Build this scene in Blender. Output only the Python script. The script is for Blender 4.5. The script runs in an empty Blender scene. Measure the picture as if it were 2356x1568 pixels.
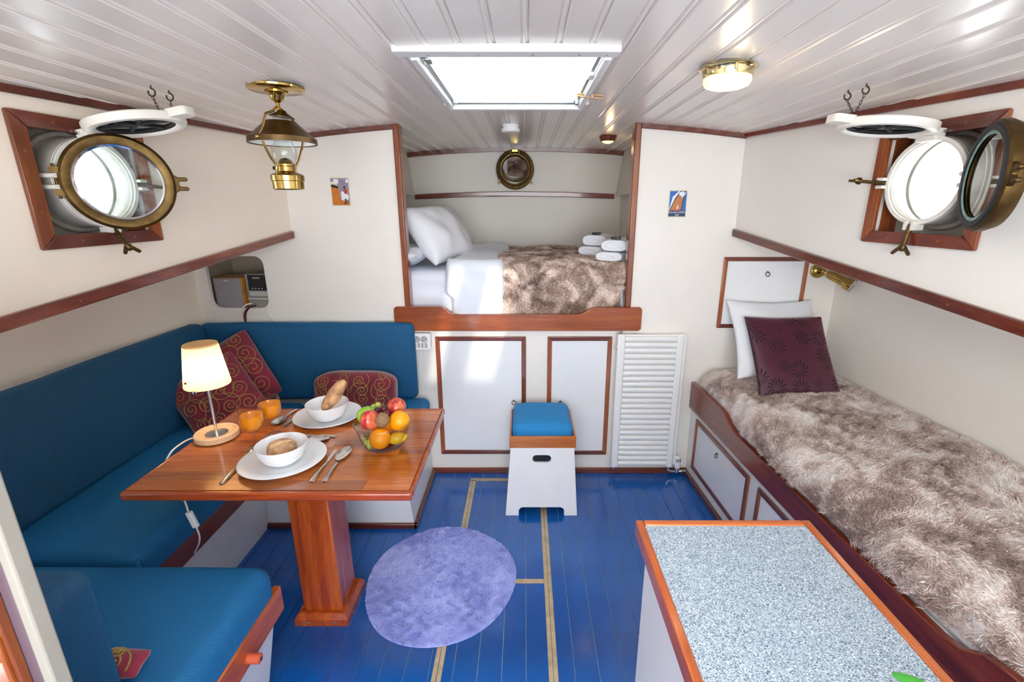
import bpy, bmesh, math, random
import numpy as np
from mathutils import Vector, Matrix, noise
from mathutils.geometry import tessellate_polygon

SC = bpy.context.scene
COL = SC.collection
rad = math.radians
PI = math.pi

# ------------------------------------------------------------------ camera
cam_d = bpy.data.cameras.new('camera')
cam = bpy.data.objects.new('camera', cam_d)
COL.objects.link(cam)
cam.location = (0, 0, 1.5)
cam.rotation_euler = (rad(90 - 16.1), 0, 0)
cam_d.sensor_fit = 'HORIZONTAL'
cam_d.sensor_width = 36
cam_d.lens = 1090 / 2356 * 36
cam_d.shift_x = (1178 - 1208) / 2356
cam_d.clip_start = 0.02
SC.camera = cam

# ------------------------------------------------------------------ sky, sun, daylight
world = bpy.data.worlds.new('sky')
SC.world = world
world.use_nodes = True
wb = world.node_tree.nodes['Background']
wb.inputs[0].default_value = (0.86, 0.93, 1.0, 1)
wb.inputs[1].default_value = 12.0

sun_d = bpy.data.lights.new('sun', 'SUN')
sun_d.energy = 2.6
sun_d.angle = rad(1.2)
sun_d.color = (1.0, 0.95, 0.86)
sun = bpy.data.objects.new('sun', sun_d)
COL.objects.link(sun)
SUN_DIR = Vector((-0.10, 0.93, -0.40)).normalized()
sun.rotation_euler = SUN_DIR.to_track_quat('-Z', 'Y').to_euler()
sun.location = (0.5, -4, 4)

def daylight(name, loc, aim, sx, sy, watts, colour):
    d = bpy.data.lights.new(name, 'AREA')
    d.shape = 'RECTANGLE'
    d.size, d.size_y, d.energy, d.color = sx, sy, watts, colour
    o = bpy.data.objects.new(name, d)
    COL.objects.link(o)
    o.location = loc
    o.rotation_euler = Vector(aim).to_track_quat('-Z', 'Y').to_euler()
    return o
# area lamps added for daylight: unseen companionway and added aft hatch behind the camera
daylight('companionway_daylight', (0.1, -1.42, 1.22), (0, 1, 0.14), 1.9, 1.1, 31, (1.0, 0.975, 0.935))
daylight('aft_hatch_fill', (-.02, 0.0, 1.99), (0, 0.12, -1), .36, 1.5, 9, (0.96, 0.98, 1.0))
# daylight falling on the blind of the skylight in view
daylight('skylight_daylight', (-0.04, 1.74, 2.12), (0, 0, -1), 0.62, 0.8, 5, (0.97, 0.985, 1.0))

vs = SC.view_settings
vs.view_transform = 'Standard'
vs.look = 'None'
vs.gamma = 1
vs.use_curve_mapping = False
vs.exposure = -0.32
SC.cycles.max_bounces = 12
SC.cycles.diffuse_bounces = 7
SC.cycles.glossy_bounces = 5
SC.cycles.transparent_max_bounces = 16
SC.cycles.transmission_bounces = 6
SC.cycles.caustics_reflective = False
SC.cycles.caustics_refractive = False
SC.cycles.sample_clamp_indirect = 6
SC.cycles.use_denoising = True

# ------------------------------------------------------------------ materials
def lin(c):
    if isinstance(c, str):
        c = c.lstrip('#')
        c = tuple(int(c[i:i + 2], 16) / 255 for i in (0, 2, 4))
    return tuple((x / 12.92 if x <= .04045 else ((x + .055) / 1.055) ** 2.4) for x in c) + (1,)

MATS = {}
def new_mat(name):
    m = bpy.data.materials.new(name)
    m.use_nodes = True
    nt = m.node_tree
    b = nt.nodes['Principled BSDF']
    MATS[name] = m
    return m, nt, b

def N(nt, t, **kw):
    n = nt.nodes.new(t)
    for k, v in kw.items():
        if k.startswith('i_'):
            key = k[2:]
            n.inputs[int(key) if key.isdigit() else key.replace('_', ' ')].default_value = v
        else:
            setattr(n, k, v)
    return n

def ramp(nt, src, stops):
    r = nt.nodes.new('ShaderNodeValToRGB')
    e = r.color_ramp.elements
    while len(e) < len(stops):
        e.new(0.5)
    for q, (p, c) in zip(e, stops):
        q.position = p
        q.color = c
    nt.links.new(src, r.inputs[0])
    return r

def coords(nt, scale=(1, 1, 1), rot=(0, 0, 0), kind='Object'):
    tc = nt.nodes.new('ShaderNodeTexCoord')
    mp = nt.nodes.new('ShaderNodeMapping')
    mp.inputs['Scale'].default_value = scale
    mp.inputs['Rotation'].default_value = rot
    nt.links.new(tc.outputs[kind], mp.inputs[0])
    return mp.outputs[0]

def plain(name, col, rough=.5, metal=0, var=.06, vscale=9, bump=0, bscale=60, coat=0, spec=.5, sheen=0):
    m, nt, b = new_mat(name)
    c = lin(col)
    co = coords(nt)
    nz = N(nt, 'ShaderNodeTexNoise', i_Scale=vscale, i_Detail=4.0)
    nt.links.new(co, nz.inputs['Vector'])
    lo = tuple(max(0, x * (1 - var)) for x in c[:3]) + (1,)
    hi = tuple(min(1, x * (1 + var)) for x in c[:3]) + (1,)
    r = ramp(nt, nz.outputs[0], [(.35, lo), (.65, hi)])
    nt.links.new(r.outputs[0], b.inputs['Base Color'])
    b.inputs['Roughness'].default_value = rough
    b.inputs['Metallic'].default_value = metal
    b.inputs['Specular IOR Level'].default_value = spec
    b.inputs['Coat Weight'].default_value = coat
    b.inputs['Coat Roughness'].default_value = .08
    b.inputs['Sheen Weight'].default_value = sheen
    if bump:
        n2 = N(nt, 'ShaderNodeTexNoise', i_Scale=bscale, i_Detail=3.0)
        nt.links.new(co, n2.inputs['Vector'])
        bp = N(nt, 'ShaderNodeBump', i_Strength=bump, i_Distance=.002)
        nt.links.new(n2.outputs[0], bp.inputs['Height'])
        nt.links.new(bp.outputs[0], b.inputs['Normal'])
    return m

def wood(name, dark, mid, light, axis='X', rough=.28, coat=.5, scale=1.0, rnd=.25):
    m, nt, b = new_mat(name)
    s = {'X': (1.6, 22, 22), 'Y': (22, 1.6, 22), 'Z': (22, 22, 1.6)}[axis]
    co = coords(nt, tuple(q * scale for q in s))
    oi = nt.nodes.new('ShaderNodeObjectInfo')
    ad = N(nt, 'ShaderNodeVectorMath', operation='MULTIPLY_ADD')
    ad.inputs[1].default_value = (37, 53, 71)
    nt.links.new(oi.outputs['Random'], ad.inputs[0])
    nt.links.new(co, ad.inputs[2])
    nz = N(nt, 'ShaderNodeTexNoise', i_Scale=1.0, i_Detail=5.0, i_Roughness=.62, i_Distortion=.6)
    nt.links.new(ad.outputs[0], nz.inputs['Vector'])
    n2 = N(nt, 'ShaderNodeTexNoise', i_Scale=7.0, i_Detail=3.0, i_Roughness=.6)
    nt.links.new(ad.outputs[0], n2.inputs['Vector'])
    mx = N(nt, 'ShaderNodeMix', data_type='FLOAT')
    mx.inputs[0].default_value = .3
    nt.links.new(nz.outputs[0], mx.inputs[2])
    nt.links.new(n2.outputs[0], mx.inputs[3])
    r = ramp(nt, mx.outputs[0], [(.30, lin(dark)), (.5, lin(mid)), (.70, lin(light))])
    hs = N(nt, 'ShaderNodeHueSaturation')
    mr = N(nt, 'ShaderNodeMapRange')
    mr.inputs['To Min'].default_value = 1 - rnd
    mr.inputs['To Max'].default_value = 1 + rnd
    nt.links.new(oi.outputs['Random'], mr.inputs[0])
    nt.links.new(mr.outputs[0], hs.inputs['Value'])
    nt.links.new(r.outputs[0], hs.inputs['Color'])
    nt.links.new(hs.outputs[0], b.inputs['Base Color'])
    b.inputs['Roughness'].default_value = rough
    b.inputs['Coat Weight'].default_value = coat
    b.inputs['Coat Roughness'].default_value = .1
    bp = N(nt, 'ShaderNodeBump', i_Strength=.06, i_Distance=.002)
    nt.links.new(n2.outputs[0], bp.inputs['Height'])
    nt.links.new(bp.outputs[0], b.inputs['Normal'])
    return m

def twill(name, dark, light, scale=260, rot=(0, 0, .8)):
    m, nt, b = new_mat(name)
    co = coords(nt, (1, 1, 1), rot)
    w = N(nt, 'ShaderNodeTexWave', i_Scale=scale, i_Distortion=.35, i_Detail=1.0)
    w.inputs['Detail Scale'].default_value = 2.0
    nt.links.new(co, w.inputs['Vector'])
    nz = N(nt, 'ShaderNodeTexNoise', i_Scale=500.0, i_Detail=2.0)
    nt.links.new(co, nz.inputs['Vector'])
    mx = N(nt, 'ShaderNodeMix', data_type='FLOAT')
    mx.inputs[0].default_value = .35
    nt.links.new(w.outputs['Fac'], mx.inputs[2])
    nt.links.new(nz.outputs[0], mx.inputs[3])
    r = ramp(nt, mx.outputs[0], [(.25, lin(dark)), (.75, lin(light))])
    nt.links.new(r.outputs[0], b.inputs['Base Color'])
    b.inputs['Roughness'].default_value = .72
    b.inputs['Sheen Weight'].default_value = .25
    b.inputs['Sheen Tint'].default_value = lin('#2f8fd0')
    bp = N(nt, 'ShaderNodeBump', i_Strength=.4, i_Distance=.0012)
    nt.links.new(w.outputs['Fac'], bp.inputs['Height'])
    nt.links.new(bp.outputs[0], b.inputs['Normal'])
    return m

def thin_glass(name, tint='#ffffff', gloss=.10, rough=.02, dust=0):
    m = bpy.data.materials.new(name)
    m.use_nodes = True
    nt = m.node_tree
    nt.nodes.clear()
    out = nt.nodes.new('ShaderNodeOutputMaterial')
    tr = nt.nodes.new('ShaderNodeBsdfTransparent')
    tr.inputs[0].default_value = lin(tint)
    gl = N(nt, 'ShaderNodeBsdfGlossy', i_Roughness=rough)
    lw = N(nt, 'ShaderNodeLayerWeight', i_Blend=.5)
    pw_ = N(nt, 'ShaderNodeMath', operation='POWER')
    pw_.inputs[1].default_value = 2.6
    nt.links.new(lw.outputs['Facing'], pw_.inputs[0])
    ma = N(nt, 'ShaderNodeMath', operation='MULTIPLY_ADD')
    ma.inputs[1].default_value = .75
    ma.inputs[2].default_value = gloss * .3
    nt.links.new(pw_.outputs[0], ma.inputs[0])
    mx = nt.nodes.new('ShaderNodeMixShader')
    nt.links.new(ma.outputs[0], mx.inputs[0])
    nt.links.new(tr.outputs[0], mx.inputs[1])
    nt.links.new(gl.outputs[0], mx.inputs[2])
    last = mx
    if dust:
        co = coords(nt)
        nz = N(nt, 'ShaderNodeTexNoise', i_Scale=22.0, i_Detail=8.0, i_Roughness=.75)
        nt.links.new(co, nz.inputs['Vector'])
        r = ramp(nt, nz.outputs[0], [(.46, (0, 0, 0, 1)), (.72, (dust, dust, dust, 1))])
        df = nt.nodes.new('ShaderNodeBsdfTranslucent')
        df.inputs[0].default_value = (.8, .85, .9, 1)
        m2 = nt.nodes.new('ShaderNodeMixShader')
        nt.links.new(r.outputs[0], m2.inputs[0])
        nt.links.new(mx.outputs[0], m2.inputs[1])
        nt.links.new(df.outputs[0], m2.inputs[2])
        last = m2
    nt.links.new(last.outputs[0], out.inputs[0])
    MATS[name] = m
    return m

def lit(name, col, strength, base='#fff4dd'):
    m, nt, b = new_mat(name)
    co = coords(nt)
    nz = N(nt, 'ShaderNodeTexNoise', i_Scale=6.0)
    nt.links.new(co, nz.inputs['Vector'])
    c = lin(col)
    r = ramp(nt, nz.outputs[0], [(.3, tuple(x * .93 for x in c[:3]) + (1,)), (.7, c)])
    nt.links.new(r.outputs[0], b.inputs['Emission Color'])
    b.inputs['Base Color'].default_value = lin(base)
    b.inputs['Emission Strength'].default_value = strength
    b.inputs['Roughness'].default_value = .35
    return m

# paints
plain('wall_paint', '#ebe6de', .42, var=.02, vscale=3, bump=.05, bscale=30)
plain('wall_paint_lamplit', '#efe3d2', .42, var=.02, vscale=3, bump=.05, bscale=30)  # white paint with the warm lamp light tinted into it
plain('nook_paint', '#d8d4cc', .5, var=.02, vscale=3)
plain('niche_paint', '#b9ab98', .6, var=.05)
plain('ceiling_paint', '#f0e9e1', .30, var=.02, vscale=4, bump=.03, bscale=18, coat=.6)
MATS['ceiling_paint'].node_tree.nodes['Principled BSDF'].inputs['Coat Roughness'].default_value = .2
plain('white_gloss', '#eeeeec', .28, var=.015, bump=.03, bscale=25)
plain('panel_white', '#eceeef', .25, var=.01)
plain('enamel_white', '#f1f1ee', .3, var=.01)
plain('hull_grey', '#a7a39b', .6, var=.14, vscale=14)
plain('deadlight_white', '#e8e4da', .35, var=.05, vscale=20, bump=.1, bscale=40)
plain('plastic_white', '#f3f4f3', .35, var=.01)
plain('plastic_black', '#15161a', .35, var=.05)
plain('cream_paint_dimmed', '#a39d91', .5, var=.03)  # partition edge, darkened to stand in for weaker light there
plain('socket_hole', '#3a3a3c', .6)
plain('grey_metal', '#8f9294', .35, metal=.8)
plain('stereo_silver', '#9a9792', .4, metal=.3)
plain('stereo_lip', '#c9c6c0', .3, metal=.4)
plain('speaker_cloth', '#8e8b92', .85, var=.1, vscale=200)
plain('black_glass', '#1b2428', .06, spec=.9)
plain('black_rubber', '#1a1b1d', .6, bump=.2, bscale=120)
plain('dark_iron', '#3b342c', .5, metal=.6)
plain('verdigris', '#86a8a4', .6, var=.25, vscale=50)
plain('subfloor_seam', '#c9cfd8', .7)
plain('inlay_beige', '#b39f7c', .5, var=.15, vscale=30)
plain('linen_white', '#eceef2', .8, var=.015, bump=1.0, bscale=11, sheen=.2)
plain('linen_cool', '#e4e9f3', .75, var=.015, bump=1.0, bscale=9, sheen=.2)
plain('towel_white', '#e9ebf0', .95, var=.04, vscale=150, bump=.8, bscale=400)
plain('porcelain', '#eef0f2', .12, var=.01, coat=.3)
plain('steel', '#efeeec', .2, metal=1)
plain('juice', '#ff9408', .35, var=.05)
plain('bread_crust', '#c0936a', .6, var=.38, vscale=34, bump=1.0, bscale=70)
plain('bread_slash', '#dcbd98', .8, var=.2, vscale=60, bump=.8, bscale=120)
plain('shade_cap', '#e2b476', .5, var=.05)
plain('kiwi_skin', '#8a6d4a', .8, var=.15, vscale=90, bump=.5, bscale=220)
plain('orange_peel', '#ff9a00', .4, var=.06, vscale=14, bump=.35, bscale=160)
plain('lemon_peel', '#e6b81f', .4, var=.1, bump=.3, bscale=120)
plain('grape_red', '#5b1f33', .25, var=.3, vscale=60)
plain('grape_green', '#b7c060', .25, var=.12, vscale=60)
plain('stalk', '#7a5a35', .7)
plain('birch', '#e0c39a', .45, var=.06, vscale=30)
plain('white_cord', '#e8e4da', .5)
plain('black_cord', '#1c1a1c', .5)
plain('red_cord', '#8e1f2a', .5)
plain('tawny_cord', '#8a7436', .5)
plain('terracotta', '#c2583a', .5, var=.08)
plain('screw_brass', '#8f6f3a', .4, metal=.7)
plain('wash_mauve_dimmed', '#6f5c66', .4, var=.05)  # partition board, mauve with the dim light put into the colour
plain('leaf_green', '#4aa83c', .4, var=.15, vscale=20)
plain('pot_clay', '#b8653d', .8)
plain('soil', '#3a2a1e', .95, var=.3, vscale=90)
plain('scuff_white', '#d7dbe2', .7)
plain('poster_blue', '#2563b0', .35)
plain('poster_navy', '#173055', .35)
plain('poster_white', '#e8ebf0', .35)
plain('poster_brown', '#b9763f', .35, var=.12, vscale=60)
plain('poster_ochre', '#c0701f', .35, var=.1, vscale=40)
plain('poster_grey', '#8d8494', .35, var=.12, vscale=40)
plain('poster_dark', '#2a1713', .35)
plain('poster_red', '#c03526', .35)
plain('poster_border', '#d9d8bf', .4)
plain('clothes_peg', '#c79a6c', .6)
plain('outdoor_grey', '#7d8690', .6)
plain('outdoor_green', '#87a07a', .8, var=.4, vscale=30)
# woods
wood('mahogany_x', '#3c160d', '#662a18', '#823e26', 'X')
wood('mahogany_y', '#37140c', '#602718', '#7b3924', 'Y')
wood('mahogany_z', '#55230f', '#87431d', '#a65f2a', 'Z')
wood('bunk_wood', '#66280e', '#94461a', '#b26026', 'X', rnd=.05)
wood('bunk_wood_y', '#3f140a', '#6e2811', '#8a3d1a', 'Y', rnd=.05)
wood('table_wood', '#7c3710', '#a95a20', '#c57a36', 'X', rough=.22, coat=.7, rnd=.3)
wood('table_edge', '#6a2209', '#9c3f12', '#b95a20', 'X', rough=.25, coat=.6, rnd=.05)
wood('table_leg', '#6a2209', '#9d4114', '#bb601f', 'Z', rough=.25, coat=.6, rnd=.1)
wood('stool_wood', '#7a330d', '#b0601f', '#c9792f', 'X', rough=.35, rnd=.05)
wood('edging_x', '#7a2f10', '#b05420', '#c6702f', 'X', rough=.3, rnd=.08)
wood('edging_y', '#7a2f10', '#b05420', '#c6702f', 'Y', rough=.3, rnd=.08)
wood('speaker_wood', '#8a5316', '#b87824', '#c98c34', 'Y', rough=.5)
# fabrics
twill('blue_twill_pad', '#0a68a6', '#1c8ecc', 95, (0, 0, .75))
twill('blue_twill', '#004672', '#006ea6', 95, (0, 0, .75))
twill('blue_twill_back_shaded', '#003f66', '#005f90', 110, (0, .75, 0))  # same cloth as blue_twill, shade worked into a darker blue
twill('blue_twill_side_shaded', '#003452', '#004f78', 110, (.6, 0, 1.2))  # same cloth again, deepest shade worked into the blue
plain('burgundy_velvet', '#7a0f2c', .8, var=.25, vscale=12, bump=.3, bscale=200, sheen=.6)
plain('gold_thread', '#a08848', .5, metal=.25, var=.3, vscale=120)
# metals
def brass(name, col, rough, var=.12):
    return plain(name, col, rough, metal=1, var=var, vscale=30)
brass('brass', '#b89a5a', .17)
brass('brass_bright', '#e6d6a4', .14)
brass('bronze', '#5e4a2c', .45, .25)
brass('bronze_dark', '#5a4726', .42, .2)
brass('brass_aged', '#6e573a', .4, .15)
plain('chrome', '#d8dadc', .12, metal=1)
plain('mirror_glass', '#e6eaec', .015, metal=1, var=0)
thin_glass('clear_glass', '#f4f8f8', .12)
thin_glass('pane_glass', '#eef4f4', .08, dust=.22)
thin_glass('pane_glass_clean', '#b9bcb8', .3)
thin_glass('hatch_glass', '#ffffff', .02)
thin_glass('bowl_glass', '#e4eaee', .16)
m = bpy.data.materials.new('lamp_opal')
m.use_nodes = True
nt = m.node_tree
nt.nodes.clear()
out = nt.nodes.new('ShaderNodeOutputMaterial')
nz = N(nt, 'ShaderNodeTexNoise', i_Scale=5.0)
nt.links.new(coords(nt), nz.inputs['Vector'])
r = ramp(nt, nz.outputs[0], [(.3, lin('#fbe8c8')), (.7, lin('#fff0d8'))])
tl = nt.nodes.new('ShaderNodeBsdfTranslucent')
df = nt.nodes.new('ShaderNodeBsdfDiffuse')
mx = nt.nodes.new('ShaderNodeMixShader')
mx.inputs[0].default_value = .45
for q in (tl, df):
    nt.links.new(r.outputs[0], q.inputs[0])
nt.links.new(tl.outputs[0], mx.inputs[1])
nt.links.new(df.outputs[0], mx.inputs[2])
nt.links.new(mx.outputs[0], out.inputs[0])
MATS['lamp_opal'] = m
lit('dome_opal', '#ffdda6', .85)
lit('nook_bulb', '#ffb24a', 3.0)

# glossy blue floor paint with pale scuffs
m, nt, b = new_mat('floor_blue')
co = coords(nt)
nz = N(nt, 'ShaderNodeTexNoise', i_Scale=3.0, i_Detail=5.0)
nt.links.new(co, nz.inputs['Vector'])
r = ramp(nt, nz.outputs[0], [(.3, lin('#024289')), (.7, lin('#055eb4'))])
vo = N(nt, 'ShaderNodeTexNoise', i_Scale=75.0, i_Detail=2.0)
nt.links.new(co, vo.inputs['Vector'])
r2 = ramp(nt, vo.outputs[0], [(.765, (0, 0, 0, 1)), (.79, (1, 1, 1, 1))])
mx = N(nt, 'ShaderNodeMix', data_type='RGBA')
nt.links.new(r2.outputs[0], mx.inputs[0])
nt.links.new(r.outputs[0], mx.inputs[6])
mx.inputs[7].default_value = lin('#b9c6dc')
nt.links.new(mx.outputs[2], b.inputs['Base Color'])
b.inputs['Roughness'].default_value = .22
b.inputs['Coat Weight'].default_value = .35
b.inputs['Coat Roughness'].default_value = .12

# speckled worktop laminate
m, nt, b = new_mat('speckled_laminate')
co = coords(nt)
vo = N(nt, 'ShaderNodeTexVoronoi', i_Scale=620.0)
nt.links.new(co, vo.inputs['Vector'])
sp = N(nt, 'ShaderNodeSeparateColor')
nt.links.new(vo.outputs['Color'], sp.inputs[0])
r = ramp(nt, sp.outputs[0], [(.0, lin('#4f6072')), (.12, lin('#71828f')), (.3, lin('#9cabb8')), (.62, lin('#adbac4')), (.93, lin('#dfe6ea'))])
r.color_ramp.interpolation = 'CONSTANT'
n3 = N(nt, 'ShaderNodeTexNoise', i_Scale=800.0, i_Detail=2.0)
nt.links.new(co, n3.inputs['Vector'])
mx = N(nt, 'ShaderNodeMix', data_type='RGBA', blend_type='OVERLAY')
mx.inputs[0].default_value = .5
nt.links.new(r.outputs[0], mx.inputs[6])
nt.links.new(n3.outputs[0], mx.inputs[7])
nt.links.new(mx.outputs[2], b.inputs['Base Color'])
b.inputs['Roughness'].default_value = .3

# fur: crushed pile, its pale and dark sheen put into the colour
def fur_mat(name, dark, mid, light, scale):
    m, nt, b = new_mat(name)
    co = coords(nt, (1.0, 1.0, 1.0))
    nz = N(nt, 'ShaderNodeTexNoise', i_Scale=scale, i_Detail=4.0, i_Roughness=.6, i_Distortion=.8)
    nt.links.new(co, nz.inputs['Vector'])
    n2 = N(nt, 'ShaderNodeTexNoise', i_Scale=150.0, i_Detail=2.0)
    nt.links.new(co, n2.inputs['Vector'])
    mx = N(nt, 'ShaderNodeMix', data_type='FLOAT')
    mx.inputs[0].default_value = .36
    nt.links.new(nz.outputs[0], mx.inputs[2])
    nt.links.new(n2.outputs[0], mx.inputs[3])
    r = ramp(nt, mx.outputs[0], [(.42, lin(dark)), (.5, lin(mid)), (.575, lin(light))])
    nt.links.new(r.outputs[0], b.inputs['Base Color'])
    b.inputs['Roughness'].default_value = .55
    b.inputs['Sheen Weight'].default_value = .3
    return m
fur_mat('fur_taupe', '#a88e84', '#e0ccc2', '#fffaf6', 6.0)
fur_mat('fur_brown', '#80604f', '#c9ad9c', '#fff0e4', 7.5)
fur_mat('rug_lilac', '#a2abe8', '#b0b9f0', '#c2caf8', 7.0)

# red apples: streaky red over yellow
def apple_mat(name, a, bcol):
    m, nt, b = new_mat(name)
    co = coords(nt, (30, 30, 8))
    nz = N(nt, 'ShaderNodeTexNoise', i_Scale=1.6, i_Detail=4.0)
    nt.links.new(co, nz.inputs['Vector'])
    r = ramp(nt, nz.outputs[0], [(.4, lin(a)), (.68, lin(bcol))])
    nt.links.new(r.outputs[0], b.inputs['Base Color'])
    b.inputs['Roughness'].default_value = .22
    b.inputs['Coat Weight'].default_value = .3
apple_mat('apple_red', '#b8202c', '#dc7a52')
apple_mat('apple_green', '#7fb82a', '#a5cf4a')

# damask cushion: dark petalled motifs in a satin ground
m, nt, b = new_mat('damask')
co = coords(nt, (10.5, 10.5, 10.5))
vo = N(nt, 'ShaderNodeTexVoronoi', i_Scale=1.0, i_Randomness=.75)
nt.links.new(co, vo.inputs['Vector'])
sb_ = N(nt, 'ShaderNodeVectorMath', operation='SUBTRACT')
nt.links.new(co, sb_.inputs[0])
nt.links.new(vo.outputs['Position'], sb_.inputs[1])
sx_ = N(nt, 'ShaderNodeSeparateXYZ')
nt.links.new(sb_.outputs[0], sx_.inputs[0])
at_ = N(nt, 'ShaderNodeMath', operation='ARCTAN2')
nt.links.new(sx_.outputs[0], at_.inputs[0])
nt.links.new(sx_.outputs[2], at_.inputs[1])
tw = N(nt, 'ShaderNodeMath', operation='MULTIPLY_ADD')
tw.inputs[1].default_value = 13.0
nt.links.new(at_.outputs[0], tw.inputs[0])
ds = N(nt, 'ShaderNodeMath', operation='MULTIPLY')
ds.inputs[1].default_value = 9.0
nt.links.new(vo.outputs['Distance'], ds.inputs[0])
nt.links.new(ds.outputs[0], tw.inputs[2])
sn_ = N(nt, 'ShaderNodeMath', operation='SINE')
nt.links.new(tw.outputs[0], sn_.inputs[0])
rg = ramp(nt, vo.outputs['Distance'], [(.0, (0, 0, 0, 1)), (.12, (.15, .15, .15, 1)), (.22, (1, 1, 1, 1)), (.38, (.9, .9, .9, 1)), (.50, (0, 0, 0, 1))])
ml = N(nt, 'ShaderNodeMath', operation='MULTIPLY')
nt.links.new(sn_.outputs[0], ml.inputs[0])
nt.links.new(rg.outputs[0], ml.inputs[1])
n5 = N(nt, 'ShaderNodeTexNoise', i_Scale=1.3, i_Detail=2.0)
nt.links.new(co, n5.inputs['Vector'])
m5 = N(nt, 'ShaderNodeMath', operation='MULTIPLY')
nt.links.new(ml.outputs[0], m5.inputs[0])
nt.links.new(n5.outputs[0], m5.inputs[1])
r = ramp(nt, m5.outputs[0], [(.10, lin('#4a1c30')), (.2, lin('#150a12'))])
nt.links.new(r.outputs[0], b.inputs['Base Color'])
r2 = ramp(nt, m5.outputs[0], [(.10, (.36, .36, .36, 1)), (.2, (.8, .8, .8, 1))])
nt.links.new(r2.outputs[0], b.inputs['Roughness'])
b.inputs['Sheen Weight'].default_value = .3
b.inputs['Sheen Tint'].default_value = lin('#c03050')

# roller-blind cloth
m = bpy.data.materials.new('blind_cloth')
m.use_nodes = True
nt = m.node_tree
nt.nodes.clear()
out = nt.nodes.new('ShaderNodeOutputMaterial')
co = coords(nt)
nz = N(nt, 'ShaderNodeTexNoise', i_Scale=8.0)
nt.links.new(co, nz.inputs['Vector'])
r = ramp(nt, nz.outputs[0], [(.3, (.82, .82, .80, 1)), (.7, (.9, .9, .88, 1))])
tl = nt.nodes.new('ShaderNodeBsdfTranslucent')
df = nt.nodes.new('ShaderNodeBsdfDiffuse')
mx = nt.nodes.new('ShaderNodeMixShader')
mx.inputs[0].default_value = .35
nt.links.new(r.outputs[0], tl.inputs[0])
nt.links.new(r.outputs[0], df.inputs[0])
nt.links.new(tl.outputs[0], mx.inputs[1])
nt.links.new(df.outputs[0], mx.inputs[2])
nt.links.new(mx.outputs[0], out.inputs[0])
MATS['blind_cloth'] = m

# ------------------------------------------------------------------ mesh helpers
WORLD = {}          # world origin of every thing, so that parts can be written in world coordinates

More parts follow.
